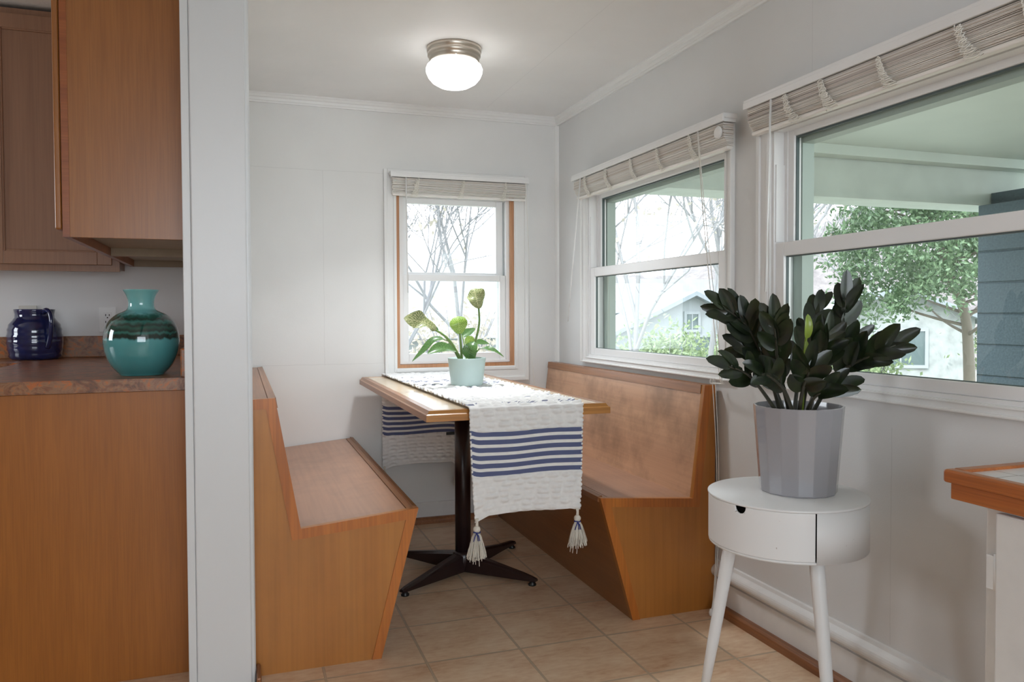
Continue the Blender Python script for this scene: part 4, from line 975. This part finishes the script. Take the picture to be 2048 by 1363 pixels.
# ------------------------------------------------------------------ tiled counter at lower right
wt = thing('counter_top', 'wood-edged tile counter top at the lower right', 'countertop', (1.5, .65, .755))
cx0, cy1, cz = 1.300, 1.158, .814
m = MB(); m.box(cx0+.026, XR-.018, -.4, cy1-.026, cz-.034, cz-.006); obj('tile_inset', m, 'counter_tile', wt)
m = MB(); m.box(cx0, cx0+.026, -.42, cy1, cz-.026, cz, .005); m.box(cx0+.026, XR-.016, cy1-.026, cy1, cz-.026, cz, .004); obj('edge_trim', m, 'counter_wood', wt)
m = MB(); m.box(cx0+.010, cx0+.03, -.42, cy1-.010, cz-.058, cz-.026, .002); m.box(cx0+.03, XR-.016, cy1-.030, cy1-.010, cz-.058, cz-.026, .002); obj('lower_trim', m, 'counter_wood', wt)
bc = thing('base_cabinet', 'white painted base cabinet under the tile counter top', 'cabinet', (1.5, .6, 0))
m = MB(); m.box(1.34, XR-.035, -.40, 1.095, 0, cz-.058, .003); obj('body', m, 'base_white', bc)
m = MB(); m.box(1.322, 1.339, .60, 1.062, .08, cz-.066, .004); d = obj('door', m, 'base_white', bc)
m = MB(); m.box(1.324, 1.341, 1.064, 1.082, .60, .665, .002); m.tube([(1.328, 1.063, .60), (1.328, 1.063, .67)], .005, 10); obj('hinge', m, 'base_white', d)

# ------------------------------------------------------------------ outdoors
GZ = -.55
m = MB()
gv = {}
def gh(x, y): return GZ-.035*max(0, math.hypot(x-1.7, y-3)-4)+.12*math.sin(x*.31)*math.cos(y*.27)
N = 40
for i in range(N+1):
    for jj in range(N+1):
        x = -45+130*i/N; y = -45+130*jj/N
        z = gh(x, y) if (x > 2.6 or y > 5.0) else min(gh(x, y), GZ)
        gv[i, jj] = m.bm.verts.new((x, y, z))
for i in range(N):
    for jj in range(N): m.face([gv[i, jj], gv[i+1, jj], gv[i+1, jj+1], gv[i, jj+1]], 0, True)
o = obj('ground', m, 'grass', recalc=False); o['kind'] = 'structure'; tag(o, 'pale winter lawn outside the windows', 'ground')
m = MB(); m.box(XR+.15, 5.6, -3, 4.15, 2.108, 2.16); m.box(XR+.15, 5.6, 3.70, 3.80, 2.05, 2.108); o = struct('porch_ceiling', m, 'porch_ceiling', 'pale green porch ceiling outside the wide windows', 'ceiling')
m = MB(); m.box(XR+.152, 5.6, 3.81, 4.05, 1.838, 2.106); m.box(XR+.152, 4.95, 3.80, 4.06, 1.817, 1.838); o = struct('porch_beam', m, 'porch_beam', 'pale green porch beam resting on the blue-grey block pillar', 'beam')
m = MB(); m.box(4.562, 5.0, 2.2, 3.81, GZ-.4, 1.815); m.box(4.66, 5.0, 2.2, 3.80, 1.815, 1.90); o = struct('porch_pillar', m, 'block', 'blue-grey painted concrete block pillar on the porch', 'pillar')
m = MB(); m.box(XR+.15, 5.6, -3, 4.1, GZ-.4, -.1); o = struct('porch_floor', m, 'dirt', 'porch slab outside the wide windows', 'floor')
def woods_mat():
    m, nt, bs = newmat('bare_winter_woods')
    n = nd(nt, 'ShaderNodeTexNoise', i_Scale=1.0, i_Detail=6.0, i_Roughness=.7); lk(nt, posmap(nt, (1.6, 1.6, .22)), n.inputs['Vector'])
    r = ramp(nt, [(.32, (.12, .105, .105)), (.5, (.185, .165, .16)), (.62, (.235, .21, .20)), (.75, (.16, .175, .145))]); lk(nt, n.outputs['Fac'], r.inputs['Fac']); lk(nt, r.outputs['Color'], bs.inputs['Base Color']); bs.inputs['Roughness'].default_value = 1
    return m
M['woods'] = woods_mat()
m = MB(); hv = {}
for i in range(91):
    for k in range(9):
        az = math.radians(24+46*i/90); d = 46+k*4.0; x, y = d*math.sin(az), d*math.cos(az)
        top = 4.2+5.5*min(1, max(0, (math.degrees(az)-30)/13))
        z = -2.6+(top+2.6)*math.sin(PI/2*min(1, k/6))+1.1*noise.noise(V((x*.35, y*.35, 0)))*(k > 0)+.7*noise.noise(V((x*1.1, y*1.1, 3)))*(k > 0)
        hv[i, k] = m.bm.verts.new((x, y, z))
for i in range(90):
    for k in range(8): m.face([hv[i, k], hv[i+1, k], hv[i+1, k+1], hv[i, k+1]], 0, True)
o = obj('wooded_hill', m, 'woods', recalc=False); o['kind'] = 'structure'; tag(o, 'pale hillside of bare winter woods far beyond the near window', 'hill')
def trans(p, c, a):  # local house coordinates -> world
    q = Matrix.Rotation(a, 4, 'Z') @ V(p); return q+V(c)
def gable_house(name, label, c, a, w, d, hw, hr, zb, wins, wallm, over=.35, rthick=.14):
    """gable front faces local -y; c = centre of the gable front at ground"""
    r = thing(name, label, 'house', (c[0], c[1], zb))
    MT = Matrix.Translation((c[0], c[1], zb)) @ Matrix.Rotation(a, 4, 'Z')
    def fin(nm, m, mt, par):
        for v in m.bm.verts: v.co = MT @ v.co
        return obj(nm, m, mt, par)
    m = MB(); m.prism([(-w/2, 0), (w/2, 0), (w/2, hw), (0, hr), (-w/2, hw)], 0, d, 'xz'); fin('wall', m, wallm, r)
    m = MB(); sl = (hr-hw)/(w/2)
    for s in (-1, 1):
        e = (s*(w/2+over), hw-sl*over)
        m.prism([(0, hr), e, (e[0], e[1]+rthick), (0, hr+rthick)], -over, d+over, 'xz')
    fin('roof', m, 'roof', r)
    for (wx, wz, ww, wh) in wins:
        m = MB(); m.ring('y', wx-ww/2-.09, wx+ww/2+.09, wz-.09, wz+wh+.09, (.09, .09, .09, .09), -.05, .0); m.box(wx-.02, wx+.02, -.03, -.012, wz, wz+wh)
        f = fin('window', m, 'siding', r)
        m = MB(); m.box(wx-ww/2, wx+ww/2, -.02, -.006, wz, wz+wh); fin('pane', m, 'house_glass', f)
    return r
# white gabled house beyond the middle window
gable_house('house', 'white gabled house seen through the middle window', (13.9, 22.0), -.12, 5.6, 2.3, 2.75, 4.05, -2.35, [(-.05, 1.35, 1.35, 1.35), (0, 2.95, .4, .5)], 'siding')
m = MB(); m.box(9.9, 19.5, 25.2, 25.8, -2.4, 1.15); m.prism([(24.9, 1.15), (25.8, 1.15), (25.8, 2.42)], 9.9, 19.5, 'yz', mi=1)
o = obj('house_wing', m, ['siding', 'roof']); tag(o, 'long pale roofed house wing behind the white gabled house', 'house')
gable_house('shed', 'weathered white outbuilding with one window behind the evergreen tree', (17.55, 17.2), -.55, 4.0, 5, 2.15, 2.95, -1.2, [(.1, .85, 1.25, .95)], 'old_paint', .4)
m = MB(); m.box(2.6, 9.2, 20, 26, -2.0, .55); m.prism([(20-.5, .5), (26.5, .5), (23.2, 2.4)], 2.2, 9.6, 'yz', mi=1)
o = obj('house', m, ['siding', 'roof']); tag(o, 'pale low house seen through the small back window', 'house')
def branch(m, p, d, l, r, depth, rr, spread=.6, n=3, seg=4, up=.12, minr=.004):
    pts = [p]; rs = [r]; q = p.copy(); dd = d.copy()
    for i in range(3):
        dd = (dd+V((rr.gauss(0, .14), rr.gauss(0, .14), rr.gauss(up, .1)))).normalized(); q = q+dd*l/3; pts.append(q.copy()); rs.append(max(minr, r*(1-.16*(i+1))))
    m.tube(pts, rs, seg if depth > 1 else 3, caps=False)
    if depth <= 0: return
    for k in range(n):
        t = rr.uniform(.35, 1.0); o_ = spline(pts, t)
        nd_ = (dd+V((rr.gauss(0, spread), rr.gauss(0, spread), rr.gauss(0.05, spread*.6)))).normalized()
        branch(m, o_, nd_, l*rr.uniform(.6, .82), max(minr, r*.55), depth-1, rr, spread, n, seg, up, minr)
def bare_tree(x, y, h, label, seed, depth=4, leaves=0, matl='autumn'):
    rr = random.Random(seed); z = gh(x, y)-.1
    r = thing('bare_tree', label, 'tree', (x, y, z), 'bare trees beyond the windows')
    m = MB(); branch(m, V((x, y, z)), V((rr.gauss(0, .08), rr.gauss(0, .08), 1)).normalized(), h*.42, h*.008, depth, rr, .55, 4, 5, .1, .006)
    tips = [v.co.copy() for v in m.bm.verts if v.co.z > z+h*.4]
    obj('trunk', m, 'bark', r)
    if leaves:
        m = MB()
        for k in range(leaves):
            c = rr.choice(tips)+V((rr.gauss(0, .12), rr.gauss(0, .12), rr.gauss(0, .12))); card(m, c, .06, rr)
        obj('foliage', m, matl, r, recalc=False)
def card(m, c, s, rr):
    a = V((rr.gauss(0, 1), rr.gauss(0, 1), rr.gauss(0, 1))).normalized(); b = a.orthogonal().normalized(); w = a.cross(b)
    th = rr.uniform(0, 6.28); u = b*math.cos(th)+w*math.sin(th); v = a.cross(u)
    s *= rr.uniform(.7, 1.3)
    m.face([m.bm.verts.new(c+u*s), m.bm.verts.new(c+v*s*.45), m.bm.verts.new(c-u*s), m.bm.verts.new(c-v*s*.45)], 0, False)
bare_tree(2.3, 12.0, 8.0, 'bare tree behind the small back window, left of its middle', 11, 5, 700)
bare_tree(3.9, 13.5, 7.0, 'bare tree behind the small back window, right of its middle', 12, 5, 900)
bare_tree(5.2, 9.6, 6.5, 'bare tree at the left edge of the middle window view', 13, 4, 350, 'autumn')
bare_tree(9.6, 14.5, 9.5, 'tall bare tree spreading branches across the middle window', 14, 4)
bare_tree(9.2, 12.2, 8.0, 'bare tree at the left of the near window view', 15, 4, 400)
bare_tree(22.0, 22.0, 11, 'bare tree behind the weathered outbuilding, right', 16, 4)
bare_tree(19.0, 24.0, 12, 'bare tree behind the weathered outbuilding, left', 17, 4)
bare_tree(18.5, 14.6, 3.6, 'thin pale sapling between outbuilding and block pillar', 18, 2)
# evergreen
ex, ey = 14.25, 12.05; ez = gh(ex, ey)-.1; rr = random.Random(5)
eg = thing('evergreen_tree', 'broad dark green evergreen tree left of the block pillar', 'tree', (ex, ey, ez))
m = MB(); base = V((ex, ey, ez)); tr = [base, base+V((-.05, 0, 1.2)), base+V((-.25, -.05, 2.1)), base+V((-.7, 0, 3.0)), base+V((-1.1, 0, 4.2))]
m.tube([spline(tr, i/12) for i in range(13)], [.12-.06*i/12 for i in range(13)], 8)
limbs = []
for k in range(26):
    t = rr.uniform(.35, 1); p = spline(tr, t); a = rr.uniform(0, 2*PI); l = rr.uniform(1.0, 2.2)*(1.15-.35*t)
    q = [p, p+V((math.cos(a)*l*.5, math.sin(a)*l*.5, .25)), p+V((math.cos(a)*l, math.sin(a)*l, rr.uniform(.1, .7)))]
    m.tube([spline(q, i/6) for i in range(7)], [.04-.028*i/6 for i in range(7)], 5); limbs.append(q)
obj('trunk', m, 'bark_dark', eg)
m = MB()
cen = base+V((-1.15, 0, 3.45))
for k in range(420):
    while True:
        d = V((rr.uniform(-1, 1), rr.uniform(-1, 1), rr.uniform(-1, 1)))
        if .35 < d.length < 1: break
    c = cen+V((d.x*2.0, d.y*1.8, d.z*2.0))
    if c.z < ez+2.45-.75*max(0, min(2, ex-1.3-c.x)): continue
    cr = rr.uniform(.18, .36)
    for q in range(46):
        e = V((rr.gauss(0, 1), rr.gauss(0, 1), rr.gauss(0, .7))); card(m, c+e*cr*.55, .062, rr)
obj('foliage', m, 'evergreen', eg, recalc=False)
def shrub(x, y, r, h, n, label, mat, seed, s=.06):
    rr = random.Random(seed); z = gh(x, y)-.05
    t = thing('shrub', label, 'shrub', (x, y, z), 'shrubs outside')
    m = MB()
    for k in range(9): a = rr.uniform(0, 6.28); m.tube([(x, y, z), (x+.4*r*math.cos(a), y+.4*r*math.sin(a), z+h*.5), (x+.75*r*math.cos(a), y+.75*r*math.sin(a), z+h*.85)], [.02, .014, .006], 5)
    obj('stem', m, 'bark', t)
    m = MB()
    for k in range(n):
        d = V((rr.gauss(0, .45), rr.gauss(0, .45), rr.gauss(0, .4)))
        card(m, V((x+d.x*r, y+d.y*r, z+max(.05, h*(.55+.42*d.z)))), s, rr)
    obj('foliage', m, mat, t, recalc=False)
shrub(9.3, 15.8, 1.2, 2.0, 1600, 'green shrub in front of the gabled house, at its left corner', 'shrub', 31, .08)
shrub(12.4, 17.2, 1.0, 1.9, 1500, 'shrub below the gabled house window', 'shrub', 32, .08)
shrub(13.6, 17.6, .9, 1.8, 1300, 'yellowish shrub to the right below the gabled house window', 'autumn', 33, .08)
shrub(9.3, 10.6, .85, 1.75, 1500, 'light green bush behind the dark plant, near window', 'shrub', 34, .07)
shrub(13.5, 13.9, .6, 1.5, 900, 'green bush against the left side of the weathered outbuilding', 'shrub', 35, .07)
shrub(20.5, 16.2, 1.6, 2.6, 1600, 'yellow-green bush between outbuilding and block pillar', 'shrub', 36, .08)
shrub(4.2, 15.5, 1.5, 2.6, 1500, 'golden leafed bush behind the small back window', 'autumn', 37, .07)

# ------------------------------------------------------------------ light
w = bpy.data.worlds.new('World'); sc.world = w; w.use_nodes = True; nt = w.node_tree
bg = nt.nodes['Background']
tc = nt.nodes.new('ShaderNodeTexCoord'); sx = nt.nodes.new('ShaderNodeSeparateXYZ'); nt.links.new(tc.outputs['Generated'], sx.inputs[0])
cr = ramp(nt, [(.0, (.52, .56, .60)), (.5, (.90, .95, 1.0)), (.62, (.87, .935, 1.0)), (1.0, (.74, .87, 1.0))])
mr = nt.nodes.new('ShaderNodeMapRange'); mr.inputs['From Min'].default_value = -1; nt.links.new(sx.outputs[2], mr.inputs['Value'])
nt.links.new(mr.outputs[0], cr.inputs['Fac']); nt.links.new(cr.outputs['Color'], bg.inputs['Color']); bg.inputs['Strength'].default_value = 3.7
def area(name, loc, rot, sx_, sy_, e, c=(1, 1, 1), portal=False):
    l = bpy.data.lights.new(name, 'AREA'); l.shape = 'RECTANGLE'; l.size = sx_; l.size_y = sy_; l.energy = e; l.color = c
    if portal: l.cycles.is_portal = True
    o = bpy.data.objects.new(name, l); o.location = loc; o.rotation_euler = rot; col.objects.link(o); return o
sun = bpy.data.lights.new('Sun', 'SUN'); sun.energy = 2.8; sun.angle = math.radians(2); sun.color = (1, .985, .97)
so = bpy.data.objects.new('Sun', sun); so.rotation_euler = V((.62, .30, -.75)).to_track_quat('-Z', 'Y').to_euler(); col.objects.link(so)
# daylight portals at the windows
area('portal_window_2', (XR+.16, 3.075, 1.325), (0, PI/2, 0), .9, 1.25, 1, portal=True)
area('portal_window_3', (XR+.16, 1.595, 1.325), (0, PI/2, 0), .9, 1.25, 1, portal=True)
area('portal_window_1', (1.114, YB+.16, 1.31), (-PI/2, 0, 0), .7, 1.0, 1, portal=True)
# added fill light outside the opening in the wall behind the viewer
area('front_fill_light', (.2, -2.7, 1.47), (PI/2, 0, 0), 2.3, 1.2, 30, (.80, .90, 1))
# added kitchen fill light from the left, then the nook ceiling light's bulb
area('kitchen_fill_light', (-3.3, 3.15, 1.55), (0, -PI/2, 0), .85, .85, 13, (.88, .94, 1))
lb = area('nook_lamp_light', (LC[0], LC[1], ZC-.172), (0, 0, 0), .2, .2, 6.6, (.93, .97, 1)); lb.data.shape = 'DISK'; lb.data.spread = math.radians(115)

# ------------------------------------------------------------------ camera
cam = bpy.data.cameras.new('Camera'); co = bpy.data.objects.new('Camera', cam); col.objects.link(co); sc.camera = co
yaw, pitch, roll = math.radians(19.265), math.radians(-1.512), math.radians(-.211)
f = V((math.sin(yaw)*math.cos(pitch), math.cos(yaw)*math.cos(pitch), math.sin(pitch)))
r0 = V((math.cos(yaw), -math.sin(yaw), 0)); u0 = r0.cross(f)
r1 = r0*math.cos(roll)+u0*math.sin(roll); u1 = -r0*math.sin(roll)+u0*math.cos(roll)
co.matrix_world = Matrix(((r1.x, u1.x, -f.x, 0), (r1.y, u1.y, -f.y, 0), (r1.z, u1.z, -f.z, 1.12), (0, 0, 0, 1)))
cam.sensor_width = 36; cam.lens = 1556.9/2048*36; cam.shift_y = -12.35/2048; cam.clip_start = .02; cam.clip_end = 300
vs = sc.view_settings; vs.view_transform = 'Standard'; vs.look = 'None'; vs.exposure = 0.33; vs.gamma = 1.0; vs.use_curve_mapping = False
sc.cycles.max_bounces = 8; sc.cycles.diffuse_bounces = 5; sc.cycles.transparent_max_bounces = 24; sc.cycles.sample_clamp_indirect = 8
